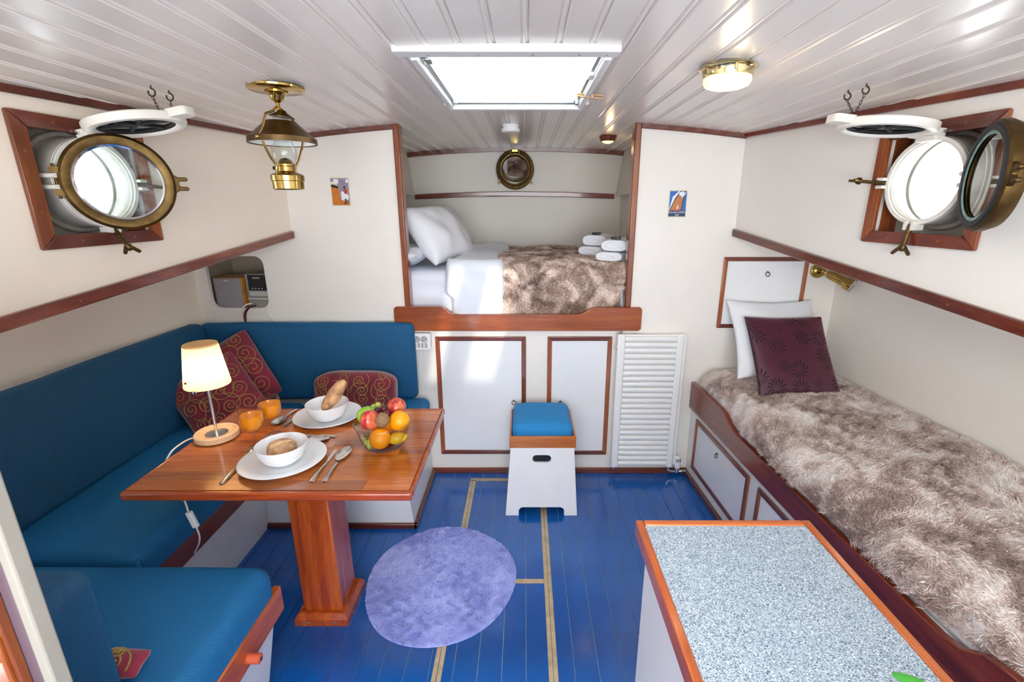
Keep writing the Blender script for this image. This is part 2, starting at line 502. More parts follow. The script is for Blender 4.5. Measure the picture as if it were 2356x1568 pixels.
class MB:
    def __init__(self):
        self.v = []
        self.f = []
    def add(self, vs, fs):
        o = len(self.v)
        self.v += [tuple(p) for p in vs]
        self.f += [tuple(i + o for i in q) for q in fs]
        return self
    def box(self, x0, x1, y0, y1, z0, z1):
        return self.add([(x0, y0, z0), (x1, y0, z0), (x1, y1, z0), (x0, y1, z0), (x0, y0, z1), (x1, y0, z1), (x1, y1, z1), (x0, y1, z1)],
                        [(0, 3, 2, 1), (4, 5, 6, 7), (0, 1, 5, 4), (1, 2, 6, 5), (2, 3, 7, 6), (3, 0, 4, 7)])
    def hexa(self, p):      # eight corners: lower four, upper four
        return self.add(p, [(0, 3, 2, 1), (4, 5, 6, 7), (0, 1, 5, 4), (1, 2, 6, 5), (2, 3, 7, 6), (3, 0, 4, 7)])
    def lathe(self, prof, n=32, c=(0, 0, 0), axis='z', close=False):
        vs, fs = [], []
        k = len(prof)
        for i in range(n):
            a = 2 * PI * i / n
            for r, h in prof:
                x, y = r * math.cos(a), r * math.sin(a)
                if axis == 'z':
                    p = (x, y, h)
                elif axis == 'y':
                    p = (x, h, y)
                else:
                    p = (h, x, y)
                vs.append((p[0] + c[0], p[1] + c[1], p[2] + c[2]))
        for i in range(n):
            j = (i + 1) % n
            for q in range(k - 1 + (1 if close else 0)):
                q2 = (q + 1) % k
                fs.append((i * k + q, j * k + q, j * k + q2, i * k + q2))
        self.add(vs, fs)
        return self
    def tube(self, path, r, n=8, closed=False):
        path = [Vector(p) for p in path]
        k = len(path)
        rr = r if hasattr(r, '__len__') else [r] * k
        vs, fs = [], []
        up = None
        for i, p in enumerate(path):
            if closed:
                t = path[(i + 1) % k] - path[i - 1]
            else:
                t = path[min(i + 1, k - 1)] - path[max(i - 1, 0)]
            if t.length < 1e-9:
                t = Vector((0, 0, 1))
            t.normalize()
            if up is None:
                up = t.orthogonal().normalized()
            else:
                up = (up - t * up.dot(t))
                up = up.normalized() if up.length > 1e-6 else t.orthogonal().normalized()
            s = t.cross(up)
            for j in range(n):
                a = 2 * PI * j / n
                vs.append(p + (up * math.cos(a) + s * math.sin(a)) * rr[i])
        for i in range(k if closed else k - 1):
            i2 = (i + 1) % k
            for j in range(n):
                j2 = (j + 1) % n
                fs.append((i * n + j, i * n + j2, i2 * n + j2, i2 * n + j))
        if not closed:
            fs.append(tuple(range(n))[::-1])
            fs.append(tuple((k - 1) * n + j for j in range(n)))
        return self.add(vs, fs)
    def prism(self, outer, mp, d0, d1, holes=()):
        """extrude a 2-D outline (with holes) through mp(x, y, d)"""
        loops = [list(outer)] + [list(h) for h in holes]
        flat = [p for l in loops for p in l]
        tris = tessellate_polygon([[Vector((x, y, 0)) for x, y in l] for l in loops])
        n = len(flat)
        vs = [mp(x, y, d0) for x, y in flat] + [mp(x, y, d1) for x, y in flat]
        fs = [tuple(t) for t in tris] + [tuple(n + i for i in t[::-1]) for t in tris]
        o = 0
        for l in loops:
            k = len(l)
            for i in range(k):
                j = (i + 1) % k
                fs.append((o + i, o + j, n + o + j, n + o + i))
            o += k
        return self.add(vs, fs)
    def grid(self, P, closed_u=False):
        a, bb = len(P), len(P[0])
        vs = [p for row in P for p in row]
        fs = []
        for i in range(a if closed_u else a - 1):
            i2 = (i + 1) % a
            for j in range(bb - 1):
                fs.append((i * bb + j, i2 * bb + j, i2 * bb + j + 1, i * bb + j + 1))
        return self.add(vs, fs)
    def ball(self, c, r, nu=20, nv=12, fn=None):
        vs, fs = [], []
        rx, ry, rz = r if hasattr(r, '__len__') else (r, r, r)
        for j in range(nv + 1):
            t = PI * j / nv
            for i in range(nu):
                a = 2 * PI * i / nu
                d = Vector((math.sin(t) * math.cos(a), math.sin(t) * math.sin(a), math.cos(t)))
                k = fn(d) if fn else 1
                vs.append((c[0] + d.x * rx * k, c[1] + d.y * ry * k, c[2] + d.z * rz * k))
        for j in range(nv):
            for i in range(nu):
                i2 = (i + 1) % nu
                fs.append((j * nu + i, (j + 1) * nu + i, (j + 1) * nu + i2, j * nu + i2))
        return self.add(vs, fs)
    def xf(self, M):
        self.v = [tuple(M @ Vector(p)) for p in self.v]
        return self
    def map(self, fn):
        self.v = [tuple(fn(*p)) for p in self.v]
        return self
    def build(self, name, mat, parent=None, smooth=35, bevel=0, seg=2, label=None, cat=None, group=None, kind=None, recalc=True):
        me = bpy.data.meshes.new(name)
        if parent is not None:
            o0 = WORLD[parent]
        else:
            A = np.array(self.v)
            lo, hi = A.min(0), A.max(0)
            o0 = Vector(((lo[0] + hi[0]) / 2, (lo[1] + hi[1]) / 2, lo[2]))
        me.from_pydata([(p[0] - o0[0], p[1] - o0[1], p[2] - o0[2]) for p in self.v], [], self.f)
        if recalc:
            bm = bmesh.new()
            bm.from_mesh(me)
            bmesh.ops.remove_doubles(bm, verts=bm.verts, dist=1e-6)
            bmesh.ops.recalc_face_normals(bm, faces=bm.faces)
            bm.to_mesh(me)
            bm.free()
        if smooth:
            me.polygons.foreach_set('use_smooth', [True] * len(me.polygons))
            me.set_sharp_from_angle(angle=rad(smooth))
        me.materials.append(MATS[mat])
        o = bpy.data.objects.new(name, me)
        COL.objects.link(o)
        if parent is not None:
            o.parent = parent
        else:
            o.location = o0
        WORLD[o] = o0
        if bevel:
            bv = o.modifiers.new('bevel', 'BEVEL')
            bv.width, bv.segments, bv.limit_method, bv.angle_limit = bevel, seg, 'ANGLE', rad(40)
        return tag(o, label, cat, group, kind)

def tag(o, label=None, cat=None, group=None, kind=None):
    if label: o['label'] = label
    if cat: o['category'] = cat
    if group: o['group'] = group
    if kind: o['kind'] = kind
    return o

def thing(name, loc, label=None, cat=None, group=None, kind=None):
    o = bpy.data.objects.new(name, None)
    o.empty_display_size = .05
    COL.objects.link(o)
    o.location = loc
    WORLD[o] = Vector(loc)
    return tag(o, label, cat, group, kind)

def share(src, name, parent, off):
    """another object on the mesh of src, moved by off"""
    o = bpy.data.objects.new(name, src.data)
    COL.objects.link(o)
    o.parent = parent
    o.location = Vector(src.location) + Vector(off)
    WORLD[o] = WORLD[parent]
    for md in src.modifiers:
        if md.type == 'BEVEL':
            b2 = o.modifiers.new('bevel', 'BEVEL')
            b2.width, b2.segments, b2.limit_method, b2.angle_limit = md.width, md.segments, 'ANGLE', md.angle_limit
    return o

def circle2(cx, cy, r, n=32):
    return [(cx + r * math.cos(2 * PI * i / n), cy + r * math.sin(2 * PI * i / n)) for i in range(n)]

def rrect(x0, x1, y0, y1, r, n=5):
    out = []
    for cx, cy, a0 in ((x1 - r, y0 + r, -90), (x1 - r, y1 - r, 0), (x0 + r, y1 - r, 90), (x0 + r, y0 + r, 180)):
        for i in range(n + 1):
            a = rad(a0 + 90 * i / n)
            out.append((cx + r * math.cos(a), cy + r * math.sin(a)))
    return out

def rounded_box(sx, sy, sz, r, n=10, puff=(0, 0, 0), lump=0, seed=0):
    """soft box centred on the origin, with puffed faces"""
    mb = MB()
    def pt(u):
        p = Vector((u[0] * sx / 2, u[1] * sy / 2, u[2] * sz / 2))
        inner = Vector((max(-sx / 2 + r, min(sx / 2 - r, p.x)), max(-sy / 2 + r, min(sy / 2 - r, p.y)), max(-sz / 2 + r, min(sz / 2 - r, p.z))))
        d = p - inner
        q = inner + (d.normalized() * r if d.length > 1e-9 else d)
        q.x += puff[0] * u[0] * (1 - u[1] ** 2) * (1 - u[2] ** 2)
        q.y += puff[1] * u[1] * (1 - u[0] ** 2) * (1 - u[2] ** 2)
        q.z += puff[2] * u[2] * (1 - u[0] ** 4) * (1 - u[1] ** 4)
        if lump:
            q += Vector((0, 0, 1)) * noise.noise(q * 6 + Vector((seed, 0, 0))) * lump
        return q
    def axis_samples(L):
        e = min(.49, r / L)
        k = 5
        s = [-1 + 2 * e * i / k for i in range(k)] + [-1 + 2 * e + (2 - 4 * e) * i / n for i in range(n + 1)] + [1 - 2 * e * (k - 1 - i) / k for i in range(k)]
        return s
    ax = [axis_samples(sx), axis_samples(sy), axis_samples(sz)]
    for k in range(3):
        i, j = (k + 1) % 3, (k + 2) % 3
        for s in (-1, 1):
            P = []
            for a in ax[i]:
                row = []
                for b_ in ax[j]:
                    u = [0, 0, 0]
                    u[k], u[i], u[j] = s, a, b_
                    row.append(tuple(pt(u)))
                P.append(row)
            mb.grid(P)
    return mb

def pillow_mesh(w, h, t, n=26, pinch=.10, wr=.006, seed=0, power=.5, rc=0):
    """square pillow in the XZ plane, thickness along Y; returns mesh and its front surface function"""
    def surf(u, v, side):
        e = (max(0, 1 - u * u) ** power) * (max(0, 1 - v * v) ** power)
        x = w / 2 * u * (1 - pinch * (1 - v * v) * abs(u) ** 3)
        z = h / 2 * v * (1 - pinch * (1 - u * u) * abs(v) ** 3)
        x *= math.sqrt(1 - rc * v ** 4)
        z *= math.sqrt(1 - rc * u ** 4)
        y = side * (t / 2 * e + .002)
        y += wr * e * noise.noise(Vector((x * 9 + seed, side * 3 + seed, z * 9)))
        return Vector((x, y, z))
    mb = MB()
    us = [math.sin(PI / 2 * (-1 + 2 * i / n)) for i in range(n + 1)]
    for side in (-1, 1):
        mb.grid([[surf(u, v, side) for v in us] for u in us])
    # seam strip
    ring = [(u, -1) for u in us] + [(1, v) for v in us[1:]] + [(u, 1) for u in us[::-1][1:]] + [(-1, v) for v in us[::-1][1:-1]]
    mb.grid([[surf(u, v, -1), surf(u, v, 1)] for u, v in ring], closed_u=True)
    return mb, surf

def spirals(surf, n, seed, size=.055, rr=.0018, side=-1, ext=.82, w=.4, h=.4):
    """embroidered scrolls laid on a pillow face"""
    rnd = random.Random(seed)
    mb = MB()
    cells = []
    k = max(2, int(round(math.sqrt(n))))
    for i in range(k):
        for j in range(k):
            cells.append((-ext + 2 * ext * (i + .5) / k + rnd.uniform(-.05, .05), -ext + 2 * ext * (j + .5) / k + (.10 if i % 2 else -.10) * 1.5))
    for (cu, cv) in cells:
        s = size * rnd.uniform(.8, 1.15)
        hand = rnd.choice((-1, 1))
        a0 = rnd.uniform(0, 6.28)
        path = []
        m_ = 44
        for i in range(m_ + 1):
            q = i / m_
            a = a0 + hand * q * 4.4 * PI
            R = s * (.10 + .9 * q ** 1.15)
            if q > .8:
                R *= 1 + (q - .8) * 2.6
            u = cu + R * math.cos(a) / (w / 2)
            v = cv + R * math.sin(a) / (h / 2)
            if abs(u) < .97 and abs(v) < .97:
                p = surf(u, v, side)
                path.append(p + Vector((0, side * .0008, 0)))
            elif len(path) > 4:
                break
        if len(path) > 4:
            mb.tube(path, rr, 5)
    return mb

def fur(name, parent, P, count, L, width, mat, seed, lean=.9, flow_scale=6.0, jitter=.35):
    """short pile standing on a grid of points P[a][b] (world coordinates)"""
    rng = np.random.default_rng(seed)
    P = np.array([[tuple(p) for p in row] for row in P])
    du = P[1:, :-1] - P[:-1, :-1]
    dv = P[:-1, 1:] - P[:-1, :-1]
    nr = np.cross(du, dv)
    area = np.linalg.norm(nr, axis=2)
    nr /= np.maximum(area[..., None], 1e-12)
    prob = (area / area.sum()).ravel()
    idx = rng.choice(len(prob), size=count, p=prob)
    bi = area.shape[1]
    i, j = idx // bi, idx % bi
    s, t = rng.random((2, count))
    pos = P[i, j] * ((1 - s) * (1 - t))[:, None] + P[i + 1, j] * (s * (1 - t))[:, None] + P[i, j + 1] * ((1 - s) * t)[:, None] + P[i + 1, j + 1] * (s * t)[:, None]
    nn = nr[i, j]
    q = pos * flow_scale
    hf = pos * 95.0
    clump = 1.1 * np.sin(hf[:, 0] + 1.7 * np.sin(hf[:, 1] * .8 + hf[:, 2])) + .9 * np.sin(hf[:, 1] * 1.2 + 1.5 * np.sin(hf[:, 0] * .7 - hf[:, 2]))
    ang = clump + 2.2 * np.sin(q[:, 0] * 1.3 + 1.1 * np.sin(q[:, 1] * 1.7 + seed)) + 1.9 * np.sin(q[:, 1] * 1.1 - 1.3 * np.sin(q[:, 0] * .9 + q[:, 2] * 2))
    t1 = np.cross(nn, np.tile(np.array([.13, .97, .21]), (count, 1)))
    t1 /= np.linalg.norm(t1, axis=1)[:, None]
    t2 = np.cross(nn, t1)
    fl = t1 * np.cos(ang)[:, None] + t2 * np.sin(ang)[:, None]
    d = nn + fl * lean + rng.normal(0, jitter, (count, 3))
    d /= np.linalg.norm(d, axis=1)[:, None]
    below = (d * nn).sum(1) < .15
    d[below] += nn[below] * .5
    ln = L * rng.uniform(.6, 1.15, count)[:, None]
    sd = np.cross(d, rng.normal(0, 1, (count, 3)))
    sd /= np.linalg.norm(sd, axis=1)[:, None]
    wd = width * rng.uniform(.6, 1.2, count)[:, None]
    bend = nn * -.18
    base = pos - nn * .001
    mid = base + d * ln * .55
    tip = base + (d + bend + fl * .25) * ln
    V = np.stack([base - sd * wd / 2, base + sd * wd / 2, mid - sd * wd * .42, mid + sd * wd * .42, tip], 1).reshape(-1, 3)
    o0 = np.array(WORLD[parent])
    V = V - o0
    k = np.arange(count) * 5
    F = np.stack([k, k + 1, k + 3, k, k + 3, k + 2, k + 2, k + 3, k + 4], 1).reshape(-1)
    me = bpy.data.meshes.new(name)
    me.vertices.add(len(V))
    me.vertices.foreach_set('co', V.astype(np.float32).ravel())
    nt_ = count * 3
    me.loops.add(nt_ * 3)
    me.loops.foreach_set('vertex_index', F.astype(np.int32))
    me.polygons.add(nt_)
    me.polygons.foreach_set('loop_start', np.arange(nt_, dtype=np.int32) * 3)
    me.update(calc_edges=True)
    me.materials.append(MATS[mat])
    o = bpy.data.objects.new(name, me)
    COL.objects.link(o)
    o.parent = parent
    WORLD[o] = WORLD[parent]
    o['kind'] = 'stuff'
    return o

def text_part(txt, size, mat, parent, mp, name='lettering', sx=1.0, align='CENTER'):
    cu = bpy.data.curves.new(name, 'FONT')
    cu.body = txt
    cu.size = size
    cu.align_x = align
    cu.extrude = .0002
    t = bpy.data.objects.new(name, cu)
    me = bpy.data.meshes.new_from_object(t)
    bpy.data.objects.remove(t)
    o0 = WORLD[parent]
    for v in me.vertices:
        p = mp(v.co.x * sx, v.co.y, v.co.z)
        v.co = (p[0] - o0[0], p[1] - o0[1], p[2] - o0[2])
    me.materials.clear()
    me.materials.append(MATS[mat])
    o = bpy.data.objects.new(name, me)
    COL.objects.link(o)
    o.parent = parent
    WORLD[o] = o0
    return o

def ZX(Y):                      # outline in x, z; depth along y
    return lambda x, z, d: (x, d, z)
def slab_z(x, y, d): return (x, y, d)
def slab_y(x, z, d): return (x, d, z)
def slab_x(y, z, d): return (d, y, z)
# ================================================================== the cabin shell
YB, YN, YA = 2.444, 3.57, -1.3          # forward bulkhead, bunk nook end, aft bulkhead
def ceilz(x): return 1.885 - .058 * x * x
def XL(y): return -1.175 - .1157 * (YB - y)
def XR(y): return 1.055 + .169 * (YB - y)
def XLL(y): return -1.706 - .10 * (YB - y)
def XRL(y): return 1.612 + .09 * (YB - y)
def rail_l(y): return 1.335 - .112 * (YB - y)      # lower edge of the port side rail
def rail_r(y): return 1.345 - .131 * (YB - y)
SKY = (-.29, .215, 1.41, 2.09)          # skylight opening x0 x1 y0 y1
AFT = (-.21, .165, -.8, .85)             # added aft roof hatch, out of view

# ---- floor
floor = MB().box(-1.75, 1.75, YA, YB + .02, -.05, -.005).build('floor', 'subfloor_seam', kind='structure')
floor['label'] = 'blue painted plank floor with pale seams'
pw = .0815
k0 = -.567 - pw * 14
first = None
for i in range(34):
    x = k0 + pw * i
    if first is None:
        first = MB().box(x + .0009, x + pw - .0009, YA + .01, YB - .001, -.005, 0).build('plank', 'floor_blue', floor, smooth=0, bevel=.0008, seg=1)
    else:
        share(first, 'plank', floor, (pw * i, 0, 0))
def strip(x0, x1, y0, y1):
    MB().box(x0, x1, y0, y1, 0, .0012).build('inlay_strip', 'inlay_beige', floor, smooth=0, bevel=.0004, seg=1)
strip(-.309, -.294, .2, 2.362); strip(-.292, -.277, .2, 2.362)
strip(.079, .094, .2, 2.362); strip(.0955, .110, .2, 2.362)
strip(-.309, .110, 2.364, 2.376); strip(-.309, .110, 2.350, 2.361)
strip(-.20, .078, 1.598, 1.622)

# ---- ceiling: curved sheet with tongue-and-groove boards under it
mb = MB()
xs = [-1.8 + 3.6 * i / 36 for i in range(37)]
def ceil_sheet(x0, x1, y0, y1):
    n = max(2, int((x1 - x0) / .1))
    P = [[(x0 + (x1 - x0) * i / n, y, ceilz(x0 + (x1 - x0) * i / n) + .012) for y in (y0, y1)] for i in range(n + 1)]
    Q = [[(p[0], p[1], p[2] + .03) for p in r_] for r_ in P]
    mb.grid(P); mb.grid([r_[::-1] for r_ in Q])
ceil_sheet(-1.8, 1.8, YA, AFT[2]); ceil_sheet(-1.8, 1.8, AFT[3], SKY[2]); ceil_sheet(-1.8, 1.8, SKY[3], YN + .03)
ceil_sheet(-1.8, AFT[0], AFT[2], AFT[3]); ceil_sheet(AFT[1], 1.8, AFT[2], AFT[3])
ceil_sheet(-1.8, SKY[0], SKY[2], SKY[3]); ceil_sheet(SKY[1], 1.8, SKY[2], SKY[3])
ceiling = mb.build('ceiling', 'ceiling_paint', kind='structure', label='white tongue-and-groove board ceiling, slightly arched')
cw = .0838
prof = [(-.0415, .0045), (-.0400, .0045), (-.0375, 0), (.0235, 0), (.0258, .0045), (.0272, .0045), (.0292, .0008), (.0325, 0), (.0358, .0008), (.0378, .0045), (.0415, .0045), (.0415, .012), (-.0415, .012)]
def ceil_plank(xc, y0, y1):
    s = math.atan(-.116 * xc)
    zc = ceilz(xc)
    def mp(x, z, d):
        return (xc + x * math.cos(s) - z * math.sin(s), d, zc + z * math.cos(s) + x * math.sin(s))
    MB().prism(prof, mp, y0, y1).build('plank', 'ceiling_paint', ceiling, smooth=25)
xc0 = -.035 - cw * 20
for i in range(41):
    xc = xc0 + cw * i
    cuts = []
    if xc + .03 > AFT[0] and xc - .03 < AFT[1]: cuts.append((AFT[2], AFT[3]))
    if xc + .03 > SKY[0] and xc - .03 < SKY[1]: cuts.append((SKY[2] - .02, SKY[3]))
    y = YA
    for a, b_ in cuts:
        ceil_plank(xc, y, a); y = b_
    ceil_plank(xc, y, YN)

# ---- skylight with kerb, glass and roller blind
sk = thing('window_1', (-.0375, 1.75, 1.88), kind='structure', label='white framed skylight in the ceiling with a pulled blind')
x0, x1, y0, y1 = SKY
for a in ((x0 - .02, x0, y0, y1), (x1, x1 + .02, y0, y1), (x0 - .02, x1 + .02, y0 - .02, y0), (x0 - .02, x1 + .02, y1, y1 + .02)):
    MB().box(*a, 1.872, 2.03).build('kerb_board', 'white_gloss', sk, bevel=.002)
MB().box(-.337, .243, 1.345, 1.395, 1.868, 1.888).build('cover_board', 'white_gloss', sk, bevel=.003)
for x in (-.25, -.12, .02, .14, .21):
    MB().lathe([(0, 1.8665), (.0025, 1.8668), (.003, 1.869)], 10, (x, 1.372, 0)).build('screw', 'screw_brass', sk)
MB().box(x0 - .01, x1 + .01, y1 - .012, y1 + .022, 1.864, 1.884).build('lip_board', 'white_gloss', sk, bevel=.003)
MB().box(x0 - .014, x0 + .004, y0, y1, 1.866, 1.884).build('lip_board', 'white_gloss', sk, bevel=.003)
MB().box(x1 - .004, x1 + .014, y0, y1, 1.866, 1.884).build('lip_board', 'white_gloss', sk, bevel=.003)
MB().box(x0, x1, y0, y1, 2.02, 2.026).build('pane', 'hatch_glass', sk, smooth=0)
P = []
for i in range(25):
    u = i / 24
    row = []
    for j in range(25):
        v = j / 24
        x = x0 + .03 + (x1 - x0 - .055) * u
        y = y0 + .035 + (y1 - y0 - .04) * v
        z = 1.912 - .014 * math.sin(PI * u) * math.sin(PI * v) + .003 * noise.noise(Vector((x * 9, y * 9, 1))) - .008 * v
        if u > .85: z += .006 * math.sin(v * 40) * (u - .85) / .15
        row.append((x, y, z))
    P.append(row)
MB().grid(P).build('blind', 'blind_cloth', sk, recalc=False)
MB().tube([(x0 + .03, y0 + .022, 1.925), (x1 - .02, y0 + .03, 1.905)], .012, 14).build('blind_roller', 'stereo_lip', sk)
MB().box(x1 - .04, x1 - .012, y0 + .012, y0 + .045, 1.89, 1.92).build('roller_bracket', 'plastic_white', sk, bevel=.004)
MB().box(x0 + .004, x0 + .016, y0 + .02, y1 - .01, 1.884, 1.905).build('side_rail', 'grey_metal', sk, bevel=.002)
MB().box(x1 - .016, x1 - .006, y0 + .02, y1 - .01, 1.884, 1.905).build('side_rail', 'grey_metal', sk, bevel=.002)
MB().box(x0 + .002, x0 + .03, y0 + .06, y0 + .10, 1.88, 1.91).build('catch', 'chrome', sk, bevel=.004)
MB().box(x0 + .006, x0 + .024, y1 - .05, y1 - .02, 1.876, 1.90).build('catch', 'chrome', sk, bevel=.004)
MB().box(x1 - .02, x1 - .004, y1 - .06, y1 - .02, 1.872, 1.90).build('catch', 'chrome', sk, bevel=.004)
MB().box(x1 - .02, x1 - .004, 1.60, 1.66, 1.874, 1.905).build('catch', 'white_gloss', sk, bevel=.004)
MB().box(x0 + .02, x1 - .02, y1 - .022, y1 - .008, 1.884, 1.90).build('end_rail', 'grey_metal', sk, bevel=.002)
# wooden clothes peg clipped on the blind
pg = thing('clothes_peg', (.235, 1.865, 1.862), 'small wooden clothes peg clipped to the edge of the skylight blind', 'clothes peg')
MB().hexa([(.185, 1.859, 1.868), (.278, 1.859, 1.858), (.278, 1.871, 1.858), (.185, 1.871, 1.868), (.185, 1.859, 1.874), (.278, 1.859, 1.862), (.278, 1.871, 1.862), (.185, 1.871, 1.874)]).build('peg_half', 'clothes_peg', pg, bevel=.001)
MB().hexa([(.185, 1.859, 1.875), (.278, 1.859, 1.868), (.278, 1.871, 1.868), (.185, 1.871, 1.875), (.185, 1.859, 1.880), (.278, 1.859, 1.873), (.278, 1.871, 1.873), (.185, 1.871, 1.880)]).build('peg_half', 'clothes_peg', pg, bevel=.001)
MB().tube([(.238, 1.857, 1.868), (.238, 1.873, 1.868)], .004, 8).build('spring', 'grey_metal', pg)
# ---- added roof hatch, unseen above the camera; bars shaped to stripe the sun
ah = thing('window_2', (.03, .17, 1.89), kind='structure', label='barred roof hatch above and behind the viewer')
for a in ((AFT[0] - .02, AFT[0], AFT[2], AFT[3]), (AFT[1], AFT[1] + .02, AFT[2], AFT[3]), (AFT[0] - .02, AFT[1] + .02, AFT[2] - .02, AFT[2]), (AFT[0] - .02, AFT[1] + .02, AFT[3], AFT[3] + .02)):
    MB().box(*a, 1.872, 1.96).build('kerb_board', 'white_gloss', ah)
for x, w_ in ((-.06, .14), (.048, .008), (.085, .008), (.122, .008)):
    MB().box(x - w_ / 2, x + w_ / 2, AFT[2], AFT[3], 1.93, 1.95).build('sun_stripe_bar', 'white_gloss', ah)

# ---- forward bulkhead
OP = (-.605, .528, .93)                 # bunk opening x0, x1, sill z
top = [(1.9 - 3.8 * i / 40, ceilz(1.9 - 3.8 * i / 40) + .01) for i in range(41)]
outer = [(-1.9, -.02), (OP[0], -.02), (OP[0], -.02)]
left_top = [p for p in top if p[0] < OP[0]]
right_top = [p for p in top if p[0] > OP[1]]
poly = [(-1.9, -.02), (1.9, -.02)] + right_top + [(OP[1], ceilz(OP[1]) + .01), (OP[1], OP[2]), (OP[0], OP[2]), (OP[0], ceilz(OP[0]) + .01)] + left_top
niche = rrect(-1.643, -1.343, .975, 1.245, .045)
MB().prism(poly, slab_y, YB, YB + .022, [niche]).build('wall_forward', 'wall_paint', kind='structure', smooth=20, label='white painted bulkhead around the bunk opening')
# niche box
nb = MB()
nb.box(-1.70, -1.30, YB + .022, YB + .32, .945, .965); nb.box(-1.70, -1.30, YB + .022, YB + .32, 1.30, 1.32)
nb.box(-1.72, -1.70, YB + .022, YB + .32, .945, 1.32); nb.box(-1.30, -1.28, YB + .022, YB + .32, .945, 1.32)
nb.box(-1.72, -1.28, YB + .32, YB + .34, .945, 1.32)
nb.build('wall_niche', 'niche_paint', kind='structure', label='shadowy recess in the bulkhead holding the stereo')

# ---- side walls: upper lining panel with a window cut-out, rail under it, hull side below
def uw(side):
    """frame of the upper lining: origin on the bulkhead corner, u aft along the wall, n into the room"""
    if side < 0:
        f = Vector((.1157, 1, 0)).normalized(); n = Vector((f.y, -f.x, 0)); o = Vector((-1.175, YB, 0))
    else:
        f = Vector((-.169, 1, 0)).normalized(); n = Vector((-f.y, f.x, 0)); o = Vector((1.055, YB, 0))
    return f, n, o
WIN = {-1: dict(c=(1.4975, 1.560), y=(1.296, 1.676), z=(1.380, 1.732)), 1: dict(c=(1.512, 1.566), y=(1.322, 1.688), z=(1.376, 1.735))}
FW = {}
for side, nm in ((-1, 'left'), (1, 'right')):
    f, n, o = uw(side)
    X_ = XL if side < 0 else XR
    rl = rail_l if side < 0 else rail_r
    w = WIN[side]
    ly = f.y
    def mp(y, z, d, f=f, n=n, o=o, ly=ly):
        p = o + f * ((y - YB) / ly) + n * d
        return (p.x, p.y, z)
    FW[side] = mp
    ins = .030
    hole = [(w['y'][0] + ins, w['z'][0] + ins), (w['y'][1] - ins, w['z'][0] + ins), (w['y'][1] - ins, w['z'][1] - ins), (w['y'][0] + ins, w['z'][1] - ins)]
    ys = [YA + (YB - YA) * i / 12 for i in range(13)]
    poly = [(y, rl(y) + .005) for y in ys] + [(y, ceilz(X_(y)) + .01) for y in ys[::-1]]
    MB().prism(poly, mp, -.02, 0, [hole]).build('wall_' + nm, 'wall_paint_lamplit' if side < 0 else 'wall_paint', kind='structure', smooth=20,
        label='white upper lining of the %s side of the cabin with a porthole' % ('left' if side < 0 else 'right'))
    # rail along the bottom edge
    MB().prism([(y, rl(y)) for y in (YA, YB - .004)] + [(y, rl(y) + .037) for y in (YB - .004, YA)], mp, -.02, .016).build(
        'trim_%d' % (1 if side < 0 else 2), 'mahogany_y', kind='structure', bevel=.004, label='dark mahogany rail running along the %s wall' % nm)
    rail = bpy.data.objects['trim_%d' % (1 if side < 0 else 2)]
    for q in range(7):
        y = 2.28 - .31 * q
        c = Vector(mp(y, rl(y) + .019, .0165))
        MB().lathe([(0, .0006), (.003, .0004), (.0034, 0)], 10).xf(Matrix.Translation(c) @ n.to_track_quat('Z', 'Y').to_matrix().to_4x4()).build('screw', 'screw_brass', rail)
    # ceiling trim
    MB().prism([(y, ceilz(X_(y)) - .018) for y in ys[:-1] + [YB - .003]] + [(y, ceilz(X_(y)) + .006) for y in ([YB - .003] + ys[:-1][::-1])], mp, 0, .016).build(
        'trim_%d' % (3 if side < 0 else 4), 'mahogany_y', kind='structure', bevel=.003, label='thin mahogany moulding where the %s wall meets the ceiling' % nm)
    # soffit and hull side
    XX = XLL if side < 0 else XRL
    mb = MB()
    P = [[(X_(y) + side * .02, y, rl(y) + .03), (XX(y) + side * .05, y, rl(y) + .03)] for y in ys]
    Q = [[(a[0], a[1], a[2] + .01) for a in r_[::-1]] for r_ in P]
    mb.grid(P); mb.grid(Q)
    mb.build('wall_%s_soffit' % nm, 'wall_paint', kind='structure', label='underside of the side deck above the %s hull recess' % nm)
    mb = MB()
    for d in (0, side * .02):
        mb.grid([[(XX(y) - side * .02 * (1 - h_ / .8) * (1 if h_ < .8 else 0) + d, y, h_) for h_ in (-.02, .4, .8, rl(y) + .042)] for y in ys])
    mb.build('wall_%s_lower' % nm, 'wall_paint_lamplit' if side < 0 else 'wall_paint', kind='structure', label='white hull side in the recess below the %s rail' % nm)

# bulkhead top mouldings, door-post mouldings, baseboard
def btrim(k, x0, x1, y, h=.022, dep=.014, lab=''):
    n_ = 10
    xs_ = [x0 + (x1 - x0) * i / n_ for i in range(n_ + 1)]
    MB().prism([(x, ceilz(x) - h) for x in xs_] + [(x, ceilz(x) + .006) for x in xs_[::-1]], slab_y, y - dep, y).build('trim_%d' % k, 'mahogany_x', kind='structure', bevel=.003, label=lab)
btrim(5, XL(YB), -.625, YB, lab='mahogany ceiling moulding left of the bunk opening')
btrim(6, .552, XR(YB), YB, lab='mahogany ceiling moulding right of the bunk opening')
btrim(7, -.9, .75, YN, .03, .02, lab='arched mahogany moulding at the far end of the bunk nook')
for k, xa, xb, sd in ((8, -.628, -.598, 'left'), (9, .521, .553, 'right')):
    zt = ceilz(xa) + .002
    MB().prism([(xa, YB - .018), (xb, YB - .018), (xb, YB + .05), (xa, YB + .05)], slab_z, .98, zt).build('trim_%d' % k, 'mahogany_z', kind='structure', bevel=.006, seg=3,
        label='upright mahogany post on the %s of the bunk opening' % sd)
MB().box(-.535, .945, YB - .014, YB, 0, .032).build('baseboard_forward', 'mahogany_x', kind='structure', bevel=.003, label='mahogany baseboard under the bunk lockers')

